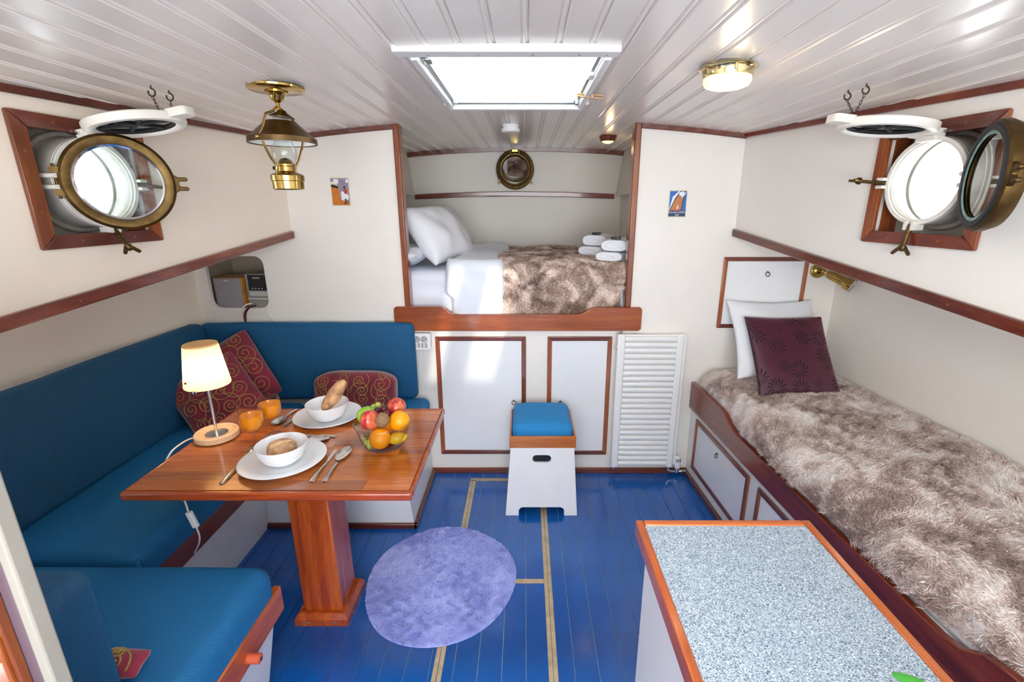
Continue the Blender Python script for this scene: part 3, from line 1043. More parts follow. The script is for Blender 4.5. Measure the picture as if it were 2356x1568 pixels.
# ---- bunk nook
mb = MB()
mb.prism([(-.95, .85), (.8, .85)] + [(.8 - 1.75 * i / 16, ceilz(.8 - 1.75 * i / 16) + .01) for i in range(17)], slab_y, YN, YN + .02)
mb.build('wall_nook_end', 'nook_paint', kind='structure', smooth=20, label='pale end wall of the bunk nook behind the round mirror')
for nm, xa, xt, xl in (('left', -.795, -.835, -.90), ('right', .650, .700, .69)):
    s = -1 if xa < 0 else 1
    mb = MB()
    mb.hexa([(xa, YB + .03, 1.56), (xa + s * .2, YB + .03, 1.56), (xa + s * .2, YN, 1.56), (xa, YN, 1.56),
             (xt, YB + .03, 1.90), (xt + s * .2, YB + .03, 1.90), (xt + s * .2, YN, 1.90), (xt, YN, 1.90)])
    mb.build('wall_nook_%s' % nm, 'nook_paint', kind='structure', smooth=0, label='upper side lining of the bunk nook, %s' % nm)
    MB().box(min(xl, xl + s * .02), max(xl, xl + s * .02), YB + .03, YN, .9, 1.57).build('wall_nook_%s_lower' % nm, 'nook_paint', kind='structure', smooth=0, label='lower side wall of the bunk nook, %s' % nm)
pts = [(-.79, 1.533), (-.4, 1.549), (-.08, 1.554), (.3, 1.549), (.64, 1.536)]
MB().prism(pts + [(x, z + .034) for x, z in pts[::-1]], slab_y, YN - .022, YN).build('trim_10', 'mahogany_x', kind='structure', bevel=.004, label='dark mahogany rail across the end of the bunk nook')
MB().box(-.92, .71, YB + .022, YN, .90, .93).build('wall_nook_floor', 'white_gloss', kind='structure', smooth=0, label='boards under the bunk mattress')

# ---- aft bulkhead with the companionway opening, behind the camera
poly = [(-2.1, -.02), (2.1, -.02)] + [(2.1 - 4.2 * i / 20, 1.92) for i in range(21)]
MB().prism(poly, slab_y, YA - .03, YA, [[(-.85, .66), (1.05, .66), (1.05, 1.77), (-.85, 1.77)]]).build('wall_aft', 'wall_paint', kind='structure', smooth=0, label='aft bulkhead with the open companionway')
MB().box(-1.3, 1.5, -3.4, YA - .03, 1.86, 1.92).build('companionway_sun_block', 'white_gloss', kind='structure', smooth=0, label='added slab keeping the sun out of the companionway')  # unseen slab added to block direct sun at the opening

# ---- port lights
def port(side, nm, wk, ring_deg, lift_to, hooks):
    f, n, o = uw(side)
    mp0 = FW[side]
    w = WIN[side]
    O = Vector(mp0(w['c'][0], w['c'][1], 0))
    up = Vector((0, 0, 1))
    def L(u, d, z): return O + f * u + n * d + up * z           # forward along wall, into the room, up
    R3 = Matrix((( f.x, n.x, 0), (f.y, n.y, 0), (0, 0, 1))).to_4x4()
    T = Matrix.Translation(O) @ R3                                # local (u, d, z) to world
    root = thing('window_%d' % wk, O - up * .2, kind='structure', label='round brass porthole in a mahogany frame on the %s wall' % nm)
    u0, u1 = (w['y'][0] - w['c'][0]) / f.y, (w['y'][1] - w['c'][0]) / f.y
    z0, z1 = w['z'][0] - w['c'][1], w['z'][1] - w['c'][1]
    b_ = .038
    def fp(x, y, d): return L(x, d, y)
    for q, poly in enumerate(([(u0, z0), (u1, z0), (u1 - b_, z0 + b_), (u0 + b_, z0 + b_)], [(u0, z1), (u1, z1), (u1 - b_, z1 - b_), (u0 + b_, z1 - b_)],
                 [(u0, z0), (u0, z1), (u0 + b_, z1 - b_), (u0 + b_, z0 + b_)], [(u1, z0), (u1, z1), (u1 - b_, z1 - b_), (u1 - b_, z0 + b_)])):
        fr = MB().prism(poly, fp, 0, .013).build('frame_board', 'mahogany_y' if q < 2 else 'mahogany_z', root, bevel=.003)
        for e in (.28, .72):
            cx = poly[0][0] + (poly[1][0] - poly[0][0]) * e; cz = poly[0][1] + (poly[1][1] - poly[0][1]) * e
            cx += b_ / 2 * ((1 if q == 2 else -1) if q > 1 else 0); cz += b_ / 2 * ((1 if q == 0 else -1) if q < 2 else 0)
            MB().lathe([(0, .0138), (.003, .0135), (.0035, .0128)], 8, axis='y').xf(Matrix.Translation(L(cx, 0, cz)) @ R3).build('screw', 'screw_brass', fr)
    i0, i1, j0, j1 = u0 + .030, u1 - .030, z0 + .030, z1 - .030
    dp = -.085
    for a in ((i0 - .012, i0, j0 - .012, j1 + .012), (i1, i1 + .012, j0 - .012, j1 + .012), (i0, i1, j0 - .012, j0), (i0, i1, j1, j1 + .012)):
        MB().prism([(a[0], a[2]), (a[1], a[2]), (a[1], a[3]), (a[0], a[3])], fp, dp, -.001).build('reveal_board', 'mahogany_z', root)
    r = .112
    MB().prism([(i0 - .02, j0 - .02), (i1 + .02, j0 - .02), (i1 + .02, j1 + .02), (i0 - .02, j1 + .02)], fp, dp - .012, dp, [circle2(0, 0, r + .0165, 48)]).build('hull_plate', 'hull_grey', root, smooth=20)
    # spigot tube through the hull
    MB().lathe([(r + .030, dp - .013), (r, -.02), (r, .004), (r + .003, .010), (r + .014, .010), (r + .016, .004), (r + .016, dp + .012)], 64, axis='y').xf(T).build('spigot_tube', 'hull_grey', root)
    MB().lathe([(r - .0005, -.004), (r + .002, .0105), (r + .008, .012), (r + .0145, .0105), (r + .0165, .0)], 64, axis='y').xf(T).build('spigot_rim', 'deadlight_white', root)
    MB().lathe([(r + .0165, dp + .0005), (r + .034, dp + .0005), (r + .030, dp + .012), (r + .0165, dp + .014)], 64, axis='y').xf(T).build('flange', 'hull_grey', root)
    # hinged glass port, hinge on the aft edge
    hinge = Vector((-(r + .020), .022, 0))
    ca, sa = math.cos(rad(ring_deg)), math.sin(rad(ring_deg))
    # local ring frame: x along the ring from the hinge, y = ring axis (room side), z up
    Mr = Matrix(((ca, -sa, 0, hinge.x), (sa, ca, 0, hinge.y), (0, 0, 1, 0), (0, 0, 0, 1)))
    TR = T @ Mr
    cx = r + .022
    rp = [(r + .021, .008), (r + .013, .014), (r + .002, .014)] if side < 0 else [(r + .022, .012), (r + .012, .034), (r - .004, .036)]
    pl = MB().lathe([(r - .012, -.004), (r + .002, -.009), (r + .014, -.009), (r + .021, -.004)] + rp + [(r - .012, .008)], 72, (cx, 0, 0), axis='y', close=True).xf(TR).build('port_light', 'bronze', root)
    MB().lathe([(r - .014, .010), (r - .009, .0125), (r - .006, .010)], 72, (cx, 0, 0), axis='y').xf(TR).build('retaining_ring', 'chrome' if side < 0 else 'bronze', pl)
    MB().lathe([(0, -.002), (r - .010, -.002), (r - .010, .003), (0, .003)], 64, (cx, 0, 0), axis='y').xf(TR).build('glass', 'pane_glass' if side < 0 else 'pane_glass_clean', pl)
    MB().lathe([(r - .006, -.010), (r - .002, -.0135), (r + .010, -.0135), (r + .014, -.009)], 72, (cx, 0, 0), axis='y').xf(TR).build('gasket', 'black_rubber', pl)
    if side > 0:
        MB().lathe([(r - .012, -.0085), (r - .006, -.0110), (r - .003, -.0105)], 72, (cx, 0, 0), axis='y').xf(TR).build('verdigris_ring', 'verdigris', pl)
    for z in (-.030, .030):
        MB().prism(rrect(-.012, .03, z - .008, z + .008, .006), lambda x, y, d: TR @ Vector((x, d, y)), -.006, .010).build('hinge_lug', 'bronze', pl, bevel=.002)
    # latch fork on the free edge
    fo = cx + r + .014
    fork = [(fo, -.030), (fo + .014, -.020), (fo + .036, -.020), (fo + .040, -.014), (fo + .036, -.008), (fo + .018, -.008), (fo + .014, 0), (fo + .018, .008), (fo + .036, .008), (fo + .040, .014), (fo + .036, .020), (fo + .014, .020), (fo, .030)]
    MB().prism(fork, lambda x, y, d: TR @ Vector((x, d, y)), -.004, .009).build('latch_fork', 'bronze', pl, bevel=.002)
    # second (lower) lug of the glass ring, seen on the thicker side
    # hinge knuckles on the tube
    for z in (-.015, .015):
        MB().prism(rrect(-(r + .034), -(r + .006), z - .006, z + .006, .005), lambda x, y, d: L(x, d, y), -.02, .030).build('hinge_knuckle', 'deadlight_white', root, bevel=.002)
    MB().tube([L(-(r + .022), .022, -.046), L(-(r + .022), .022, .046)], .004, 10).build('hinge_pin', 'bronze_dark', root)
    # swing bolts with wing nuts: one hanging below, one at the forward edge
    for q, (pu, pz, dv) in enumerate(((0.0, -(r + .020), Vector((.02, .55, -.83)) if side < 0 else Vector((-.02, .22, -.97))), (r + .022, 0.0, Vector((.62, .75, -.12)) if side < 0 else Vector((.45, .89, .12))))):
        for e in (-.012, .012):
            if q == 0:
                MB().prism(rrect(pu + e - .005, pu + e + .005, pz - .012, pz + .014, .004), lambda x, y, d: L(x, d, y), -.01, .028).build('bolt_lug', 'deadlight_white', root, bevel=.002)
            else:
                MB().prism(rrect(pu - .014, pu + .012, pz + e - .005, pz + e + .005, .004), lambda x, y, d: L(x, d, y), -.01, .028).build('bolt_lug', 'deadlight_white', root, bevel=.002)
        dw = (f * dv.x + n * dv.y + up * dv.z).normalized()
        b0 = L(pu, .018, pz)
        bolt = MB().tube([b0 - dw * .006, b0 + dw * .02, b0 + dw * .021, b0 + dw * .078], [.008, .008, .0055, .0055], 10).build('swing_bolt', 'bronze', root)
        Mn = Matrix.Translation(b0 + dw * .060) @ dw.to_track_quat('Z', 'Y').to_matrix().to_4x4()
        wn = MB().lathe([(.0055, 0), (.011, 0), (.011, .010), (.008, .015), (.0055, .016)], 12)
        for sgn in (-1, 1):
            wn.prism([(sgn * .006, .001), (sgn * .014, .006), (sgn * .027, .020), (sgn * .030, .026), (sgn * .024, .030), (sgn * .012, .018), (sgn * .006, .013)], lambda x, y, d: (x, d, y), -.004, .004)
        wn.xf(Mn).build('wing_nut', 'bronze', bolt, bevel=.0015)
    # deadlight: lifted flat under the ceiling on two chains
    hd = L(0, .020, r + .022)
    end = Vector(lift_to)
    ax = (end - hd).normalized()
    sd = f.copy()
    nrm = ax.cross(sd)
    if nrm.z > 0: nrm = -nrm                                       # face looking down
    Md = Matrix(((ax.x, sd.x, nrm.x, hd.x), (ax.y, sd.y, nrm.y, hd.y), (ax.z, sd.z, nrm.z, hd.z), (0, 0, 0, 1)))
    dc = .128
    dl = MB().lathe([(.086, .004), (.092, .010), (.100, .012), (.110, .010), (.114, .002), (.114, -.012), (.108, -.016), (.0, -.016)], 64, (dc, 0, 0)).xf(Md).build('deadlight', 'deadlight_white', root)
    MB().lathe([(0, -.004), (.087, -.004), (.087, -.006)], 48, (dc, 0, 0)).xf(Md).build('dark_glass', 'black_glass', dl)
    MB().lathe([(.078, -.003), (.082, .001), (.087, .0035)], 56, (dc, 0, 0)).xf(Md).build('seal', 'black_rubber', dl)
    for a in (20, 80, 140):
        c_, s_ = math.cos(rad(a)), math.sin(rad(a))
        MB().prism([(dc - .080 * c_ - .003 * s_, -.080 * s_ + .003 * c_), (dc + .080 * c_ - .003 * s_, .080 * s_ + .003 * c_), (dc + .080 * c_ + .003 * s_, .080 * s_ - .003 * c_), (dc - .080 * c_ + .003 * s_, -.080 * s_ - .003 * c_)],
                   lambda x, y, d: Md @ Vector((x, y, d)), -.005, .001).build('rib', 'black_rubber', dl)
    for e in (-.030, .030):
        MB().prism(rrect(-.012, .03, e - .009, e + .009, .008), lambda x, y, d: Md @ Vector((x, y, d)), -.010, .012).build('hinge_arm', 'deadlight_white', dl, bevel=.003)
    MB().tube([Md @ Vector((0, -.045, 0)), Md @ Vector((0, .045, 0))], .005, 10).build('hinge_pin', 'chrome', dl)
    MB().prism(rrect(.225, .285, -.024, .024, .012), lambda x, y, d: Md @ Vector((x, y, d)), -.020, .004).build('lug', 'deadlight_white', dl, bevel=.004)
    MB().prism(rrect(-.016, .016, -.034, .034, .008), lambda x, y, d: L(y, .004 + x + .016, r + .012 + d), -.012, .012).build('hinge_block', 'deadlight_white', root, bevel=.003)
    for q, hk in enumerate(hooks):
        hk = Vector(hk)
        a = Md @ Vector((.222, (-.026, .010)[q], .008))
        top_ = hk - up * .028
        nl = max(4, int((top_ - a).length / .0085))
        ch = MB()
        dr = (top_ - a)
        for i in range(nl):
            c = a + dr * ((i + .5) / nl)
            t = dr.normalized()
            s1 = t.orthogonal().normalized()
            if i % 2: s1 = t.cross(s1)
            pts = [c + t * (.0062 * math.cos(g)) + s1 * (.0028 * math.sin(g)) for g in [2 * PI * k / 10 for k in range(10)]]
            ch.tube(pts, .0009, 5, closed=True)
        ch.build('chain', 'dark_iron', root, kind='stuff')
        hp = [hk, hk - up * .008] + [hk - up * .018 + Vector((.010 * math.sin(g), 0, .010 * math.cos(g))) for g in [k * 5.2 / 9 for k in range(10)]]
        MB().tube(hp, .0022, 7).build('hook', 'dark_iron', root)
    return root
port(-1, 'left', 3, 40, (-1.020, 1.535, 1.752), [(-1.055, 1.481, 1.821), (-1.049, 1.544, 1.822)])
port(1, 'right', 4, 146, (.925, 1.545, 1.738), [(.974, 1.58, 1.831), (.974, 1.50, 1.831)])
# what shows outside through the ports
MB().tube([(-2.3, 2.2, 1.50), (-2.5, 3.4, 1.51)], .035, 12).build('outside_rail', 'outdoor_grey', label='grey pipe rail outside, seen through the left porthole', cat='rail')
MB().tube([(2.3, 2.2, 1.56), (2.5, 3.4, 1.57)], .03, 12).build('outside_rail', 'outdoor_grey', label='grey pipe rail outside, seen through the right porthole', cat='rail')
# ================================================================== settee (U-shaped bench)
def bench_base(name, label, face, ends, zt=.31):
    pass
# left run
lb = thing('bench_base', (-1.5, 1.65, 0), 'white bench base along the left wall with a mahogany edge board', 'bench')
MB().hexa([(-1.285, .3, .0), (-1.24, .3, 0), (-1.24, 1.96, 0), (-1.285, 1.96, 0), (-1.215, .3, .31), (-1.195, .3, .31), (-1.195, 1.96, .31), (-1.215, 1.96, .31)]).xf(Matrix.Translation((0, 0, 0))).build('front_panel', 'white_gloss', lb, smooth=0)
MB().box(-1.70, -1.20, .3, 2.44, .30, .345).build('seat_board', 'white_gloss', lb, smooth=0)
MB().box(-1.20, -1.172, 1.17, 1.90, .305, .385).build('edge_board', 'mahogany_y', lb, bevel=.004)
MB().box(-1.262, -1.244, 1.17, 1.955, 0, .026).build('plinth_strip', 'mahogany_y', lb, bevel=.003)
# forward run
fb = thing('bench_base', (-.9, 2.2, 0), 'white bench base against the bulkhead behind the table', 'bench')
MB().hexa([(-1.24, 1.958, 0), (-.535, 1.958, 0), (-.535, 2.44, 0), (-1.24, 2.44, 0), (-1.19, 1.89, .31), (-.54, 1.89, .31), (-.54, 2.44, .31), (-1.19, 2.44, .31)]).build('body', 'white_gloss', fb, smooth=0, bevel=.002)
MB().box(-1.19, -.54, 1.885, 2.44, .31, .345).build('seat_board', 'white_gloss', fb, smooth=0)
MB().box(-1.172, -.53, 1.862, 1.884, .305, .385).build('edge_board', 'mahogany_x', fb, bevel=.004)
MB().box(-1.244, -.518, 1.938, 1.957, 0, .026).build('plinth_strip', 'mahogany_x', fb, bevel=.003)
MB().box(-.534, -.516, 1.938, 2.428, 0, .026).build('plinth_strip', 'mahogany_y', fb, bevel=.003)
# near run
nbn = thing('bench_base', (-1.0, .85, 0), 'white bench base nearest the viewer with a peg on its edge board', 'bench')
MB().hexa([(-1.185, .60, 0), (-.835, .60, 0), (-.822, 1.15, 0), (-1.185, 1.15, 0), (-1.185, .60, .31), (-.772, .60, .31), (-.765, 1.165, .31), (-1.185, 1.165, .31)]).build('body', 'white_gloss', nbn, smooth=0, bevel=.002)
MB().box(-1.185, -.765, .60, 1.165, .31, .345).build('seat_board', 'white_gloss', nbn, smooth=0)
MB().box(-.766, -.742, .60, 1.178, .302, .388).build('edge_board', 'edging_y', nbn, bevel=.004)
MB().lathe([(0, .034), (.009, .034), (.0135, .031), (.0135, .003), (.0135, 0)], 20, axis='x').xf(Matrix.Translation((-.742, .985, .33))).build('peg', 'terracotta', nbn)
MB().lathe([(0, .0345), (.005, .0345), (.005, .030), (.0, .030)], 14, axis='x').xf(Matrix.Translation((-.7415, .985, .33))).build('peg_hole', 'soil', nbn)

def cushion(name, label, x0, x1, y0, y1, z0, z1, mat, r=.035, puff=(0, 0, .012), lump=.003, seed=1, xf=None, cat='seat cushion', group=None):
    mb = rounded_box(x1 - x0, y1 - y0, z1 - z0, r, 10, puff, lump, seed)
    mb.xf(Matrix.Translation(((x0 + x1) / 2, (y0 + y1) / 2, (z0 + z1) / 2)))
    if xf: mb.map(xf)
    return mb.build(name, mat, label=label, cat=cat, group=group, smooth=60)
cushion('seat_cushion', 'long blue seat cushion on the left bench', -1.70, -1.173, 1.19, 2.36, .348, .482, 'blue_twill', seed=1, group='blue bench cushions')
cushion('seat_cushion', 'blue seat cushion on the bench behind the table', -1.168, -.522, 1.875, 2.425, .348, .482, 'blue_twill', seed=2, group='blue bench cushions')
cushion('seat_cushion', 'blue seat cushion nearest the viewer on the bench with the peg', -1.62, -.747, .63, 1.172, .348, .482, 'blue_twill', r=.045, seed=3, group='blue bench cushions')
def lean_left(x, y, z): return (x - .03 * (z - .49) / .42, y, z)
cushion('back_cushion', 'long blue back cushion along the left wall', -1.690, -1.605, 1.0, 2.355, .490, .915, 'blue_twill_side_shaded', r=.03, puff=(.008, 0, .004), seed=4, xf=lean_left, cat='back cushion', group='blue back cushions')
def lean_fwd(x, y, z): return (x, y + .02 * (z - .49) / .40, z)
cushion('back_cushion', 'blue back cushion against the bulkhead below the stereo niche', -1.690, -.580, 2.362, 2.432, .488, .905, 'blue_twill_back_shaded', r=.03, puff=(0, .006, .004), seed=5, xf=None, cat='back cushion', group='blue back cushions')
cushion('back_cushion', 'upright blue back cushion at the lower left beside the white partition edge', -1.55, -.862, .640, .790, .490, .808, 'blue_twill_side_shaded', r=.035, puff=(.006, .006, .004), seed=6, cat='back cushion', group='blue back cushions')

# ---- burgundy scroll pillows
def scroll_pillow(label, w, h, t, M, seed, n=16, size=.05, power=.5, name='throw_pillow', sides=(-1,), rc=.12):
    mb, surf = pillow_mesh(w, h, t, 26, .06, .016, seed, power, rc)
    c = M.translation
    root = thing(name, (c.x, c.y, c.z - h / 2), label, 'pillow', 'burgundy pillows with gold scrolls')
    mb.xf(M).build('cover', 'burgundy_velvet', root, smooth=60)
    em = MB()
    for s in sides:
        e = spirals(surf, n, seed, size, .0021, s, .9, w, h)
        em.add(e.v, e.f)
    em.xf(M).build('embroidery', 'gold_thread', root, smooth=60, kind='stuff')
    return root
def place(c, rx=0, ry=0, rz=0):
    return Matrix.Translation(c) @ Matrix.Rotation(rad(rz), 4, 'Z') @ Matrix.Rotation(rad(rx), 4, 'X') @ Matrix.Rotation(rad(ry), 4, 'Y')
scroll_pillow('burgundy scroll pillow propped highest in the settee corner', .33, .38, .11, place((-1.450, 2.235, .672), -16, -30, 4), 11)
scroll_pillow('burgundy scroll pillow leaning in front, behind the table lamp', .34, .38, .11, place((-1.445, 2.075, .612), -32, -33, 12), 23)
scroll_pillow('flat burgundy scroll pillow lying upright behind the far bowl', .44, .20, .15, place((-.865, 2.265, .590), -12, 0, 0), 31, 16, .042, .32, rc=.42)
scroll_pillow('burgundy scroll pillow peeking out beside the near blue cushion', .27, .06, .05, place((-.985, .820, .511), -74, 0, 0), 47, 9, .022, sides=(-1, 1))

# ---- white partition with mahogany door at the lower left, close to the viewer
pt_ = thing('partition', (-.95, .56, 0), 'low white partition with a mahogany framed panel at the left edge', 'partition')
MB().box(-1.36, -.733, .550, .572, 0, 1.30).build('board', 'wash_mauve_dimmed', pt_, smooth=0)
MB().box(-.733, -.716, .548, .574, 0, 1.305).build('edge_strip', 'cream_paint_dimmed', pt_, bevel=.004)
for a in ((-1.34, -.765, 1.18, 1.25), (-1.34, -.765, .50, .57)):
    MB().box(a[0], a[1], .530, .550, a[2], a[3]).build('rail', 'mahogany_x', pt_, bevel=.003)
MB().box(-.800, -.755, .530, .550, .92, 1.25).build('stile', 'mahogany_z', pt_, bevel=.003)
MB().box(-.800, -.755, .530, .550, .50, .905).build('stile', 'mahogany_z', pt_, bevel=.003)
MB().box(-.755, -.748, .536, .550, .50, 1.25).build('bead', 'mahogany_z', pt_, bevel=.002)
MB().tube([(-.765, .525, .86), (-.765, .525, .90)], .005, 10).build('hinge', 'brass', pt_)
MB().box(-.786, -.767, .527, .530, .850, .905).build('hinge_leaf', 'brass_aged', pt_)

# ================================================================== table
TX0, TX1, TY0, TY1, TZ = -1.172, -.328, 1.188, 1.784, .70
tb = thing('dining_table', (-.75, 1.49, 0), 'varnished mahogany pedestal table laid for breakfast', 'table')
def bev(x, y):
    return x, y
rnd = random.Random(5)
MB().box(TX0 + .004, TX1 - .004, TY0 + .004, TY1 - .004, TZ - .024, TZ - .004).build('tabletop', 'table_edge', tb, smooth=0, bevel=.004)
top_ob = bpy.data.objects[[o.name for o in bpy.data.objects if o.name.startswith('tabletop')][-1]]
ns = 11
sw = (TY1 - TY0 - .036) / ns
for j in range(ns):
    ya = TY0 + .018 + sw * j
    x = TX0 + .010
    while x < TX1 - .011:
        ln = rnd.uniform(.18, .42)
        xe = min(TX1 - .010, x + ln)
        if TX1 - .010 - xe < .08: xe = TX1 - .010
        MB().box(x + .0001, xe - .0001, ya + .0001, ya + sw - .0001, TZ - .010, TZ).build('stave', 'table_wood', top_ob, smooth=0)
        x = xe
for a in ((TX0, TX1, TY0, TY0 + .018), (TX0, TX1, TY1 - .018, TY1), (TX0, TX0 + .010, TY0 + .018, TY1 - .018), (TX1 - .010, TX1, TY0 + .018, TY1 - .018)):
    MB().box(*a, TZ - .026, TZ).build('edge_lipping', 'table_edge', top_ob, bevel=.006, seg=3)
cx, cy = -.752, 1.490
MB().box(cx - .0715, cx + .0715, cy - .0715, cy + .0715, .035, TZ - .024).build('column', 'table_leg', tb, bevel=.006, seg=3)
MB().box(cx - .13, cx + .13, cy - .13, cy + .13, TZ - .045, TZ - .0245).build('top_plate', 'table_edge', tb, bevel=.004)
ft = .098
for q in range(4):
    a = [(-ft, -ft), (ft, -ft), (.0725, -.0725), (-.0725, -.0725)]
    ca, sa = [(1, 0), (0, 1), (-1, 0), (0, -1)][q]
    def rot(p): return (cx + p[0] * ca - p[1] * sa, cy + p[0] * sa + p[1] * ca)
    lo = [rot(p) for p in a]
    hi = [rot(p) for p in [(-ft, -ft), (ft, -ft), (.0725, -.0725), (-.0725, -.0725)]]
    mb = MB()
    pin = [rot(p) for p in [(-.086, -.086), (.086, -.086), (.0725, -.0725), (-.0725, -.0725)]]
    mb.hexa([(lo[0][0], lo[0][1], 0), (lo[1][0], lo[1][1], 0), (lo[2][0], lo[2][1], 0), (lo[3][0], lo[3][1], 0), (lo[0][0], lo[0][1], .028), (lo[1][0], lo[1][1], .028), (lo[2][0], lo[2][1], .028), (lo[3][0], lo[3][1], .028)])
    mb.hexa([(lo[0][0], lo[0][1], .028), (lo[1][0], lo[1][1], .028), (lo[2][0], lo[2][1], .028), (lo[3][0], lo[3][1], .028), (pin[0][0], pin[0][1], .048), (pin[1][0], pin[1][1], .048), (pin[2][0], pin[2][1], .048), (pin[3][0], pin[3][1], .048)])
    mo = mb.build('foot_moulding', 'table_leg', tb, smooth=0)
    for e in (-.05, .05):
        p = rot((e, -ft))
        dn = Vector((rot((0, -1))[0] - cx, rot((0, -1))[1] - cy, 0))
        MB().lathe([(0, .0012), (.004, .0010), (.005, 0)], 10).xf(Matrix.Translation((p[0], p[1], .014)) @ dn.to_track_quat('Z', 'Y').to_matrix().to_4x4()).build('screw', 'grey_metal', mo)

# ================================================================== worktop on the right foreground
ct = thing('counter', (.43, .35, 0), 'galley counter with a speckled grey worktop and wooden edging', 'counter')
MB().box(.262, .60, -.4, .862, 0, .812).build('body', 'white_gloss', ct, smooth=0, bevel=.003)
MB().box(.257, .600, -.4, .864, .812, .839).build('worktop', 'speckled_laminate', ct, smooth=0)
MB().box(.240, .257, -.4, .881, .806, .842).build('edging', 'edging_y', ct, bevel=.003)
MB().box(.600, .617, -.4, .881, .806, .842).build('edging', 'edging_y', ct, bevel=.003)
MB().box(.257, .600, .864, .881, .806, .842).build('edging', 'edging_x', ct, bevel=.003)
# plant whose leaf tip reaches into the picture
pl = thing('potted_plant', (.60, .36, .839), 'green plant on the counter, one leaf tip showing at the bottom edge', 'plant')
MB().lathe([(0, .840), (.032, .840), (.040, .90), (.042, .90), (.042, .91), (.036, .91), (.034, .895), (0, .895)], 24, (.545, .37, 0)).build('pot', 'pot_clay', pl)
MB().ball((.545, .37, .893), (.034, .034, .008), 16, 8).build('soil', 'soil', pl)
for k, (ex, ey, ez) in enumerate(((.513, .505, .872), (.60, .40, .98), (.50, .33, .97), (.57, .30, .99), (.47, .40, .94))):
    a = Vector((.545, .37, .895)); e = Vector((ex, ey, ez)); m_ = (a + e) / 2 + Vector((0, 0, .035))
    pts = [a * (1 - t) ** 2 + m_ * 2 * t * (1 - t) + e * t * t for t in [i / 10 for i in range(11)]]
    MB().tube(pts, [.003, .0045, .006, .008, .0095, .0105, .0105, .010, .009, .007, .0035], 8).build('leaf', 'leaf_green', pl, smooth=60)

# ================================================================== step stool
stl = thing('step_stool', (.083, 2.21, 0), 'white step stool with a wooden tray top and blue pad', 'stool')
def trap(xl0, xr0, xl1, xr1, z1):
    n_ = 6
    foot = [(xl0, 0), (-.031, 0), (-.031, .030), (-.024, .040), (-.014, .045), (.178, .045), (.188, .040), (.195, .030), (.195, 0), (xr0, 0)]
    return foot + [(xr1, z1), (xl1, z1)]
slot = rrect(.037, .128, .281, .321, .019, 5)
yz = lambda z: 2.040 + .035 * z / .36
MB().prism(trap(-.098, .261, -.070, .240, .358), lambda x, z, d: (x, yz(z) + d, z), 0, .016, [slot]).build('front_panel', 'white_gloss', stl, smooth=20, bevel=.0015)
yz2 = lambda z: 2.418 - .035 * z / .36
MB().prism(trap(-.098, .261, -.070, .240, .358), lambda x, z, d: (x, yz2(z) - d, z), 0, .016).build('rear_panel', 'white_gloss', stl, smooth=20)
for s, xa, xb in ((-1, -.098, -.070), (1, .261, .240)):
    MB().hexa([(xa, 2.058, 0), (xa - s * .014, 2.058, 0), (xa - s * .014, 2.400, 0), (xa, 2.400, 0), (xb, 2.092, .358), (xb - s * .014, 2.092, .358), (xb - s * .014, 2.366, .358), (xb, 2.366, .358)]).build('side_panel', 'white_gloss', stl, smooth=0)
tr = MB().box(-.066, .238, 2.085, 2.385, .358, .372).build('tray', 'stool_wood', stl, smooth=0)
MB().box(-.076, .248, 2.074, 2.085, .358, .420).build('tray_side', 'stool_wood', tr, bevel=.002)
MB().box(-.076, .248, 2.385, 2.396, .358, .420).build('tray_side', 'stool_wood', tr, bevel=.002)
MB().box(-.076, -.066, 2.085, 2.385, .358, .420).build('tray_side', 'edging_y', tr, bevel=.002)
MB().box(.238, .248, 2.085, 2.385, .358, .420).build('tray_side', 'edging_y', tr, bevel=.002)
rounded_box(.298, .296, .092, .03, 10, (0, 0, .018), .002, 9).xf(Matrix.Translation((.086, 2.235, .420))).build('pad', 'blue_twill_pad', stl, smooth=60)

# ================================================================== rug
rug = thing('rug', (-.347, 1.622, 0), 'round lilac bath rug on the blue floor', 'rug')
rc, rs = (-.347, 1.625), (.306, .323)
def rug_r(a): return 1 + .012 * math.sin(3 * a + 1) + .008 * math.sin(5 * a)
P = []
for i in range(15):
    q = max(.004, (i - 1) / 13) if i else .002
    row = []
    for k in range(73):
        a = 2 * PI * k / 72
        z = .0035 + .0055 * (1 - q ** 8) 
        row.append((rc[0] + rs[0] * q * rug_r(a) * math.cos(a), rc[1] + rs[1] * q * rug_r(a) * math.sin(a), z))
    P.append(row)
mb = MB().grid(P[1:])
mb.grid([P[-1], [(p[0], p[1], .0005) for p in P[-1]]])
mb.build('backing', 'rug_lilac', rug, smooth=60)
fur('pile', rug, P[1:], 170000, .0065, .0018, 'rug_lilac', 3, lean=.35, jitter=.4)

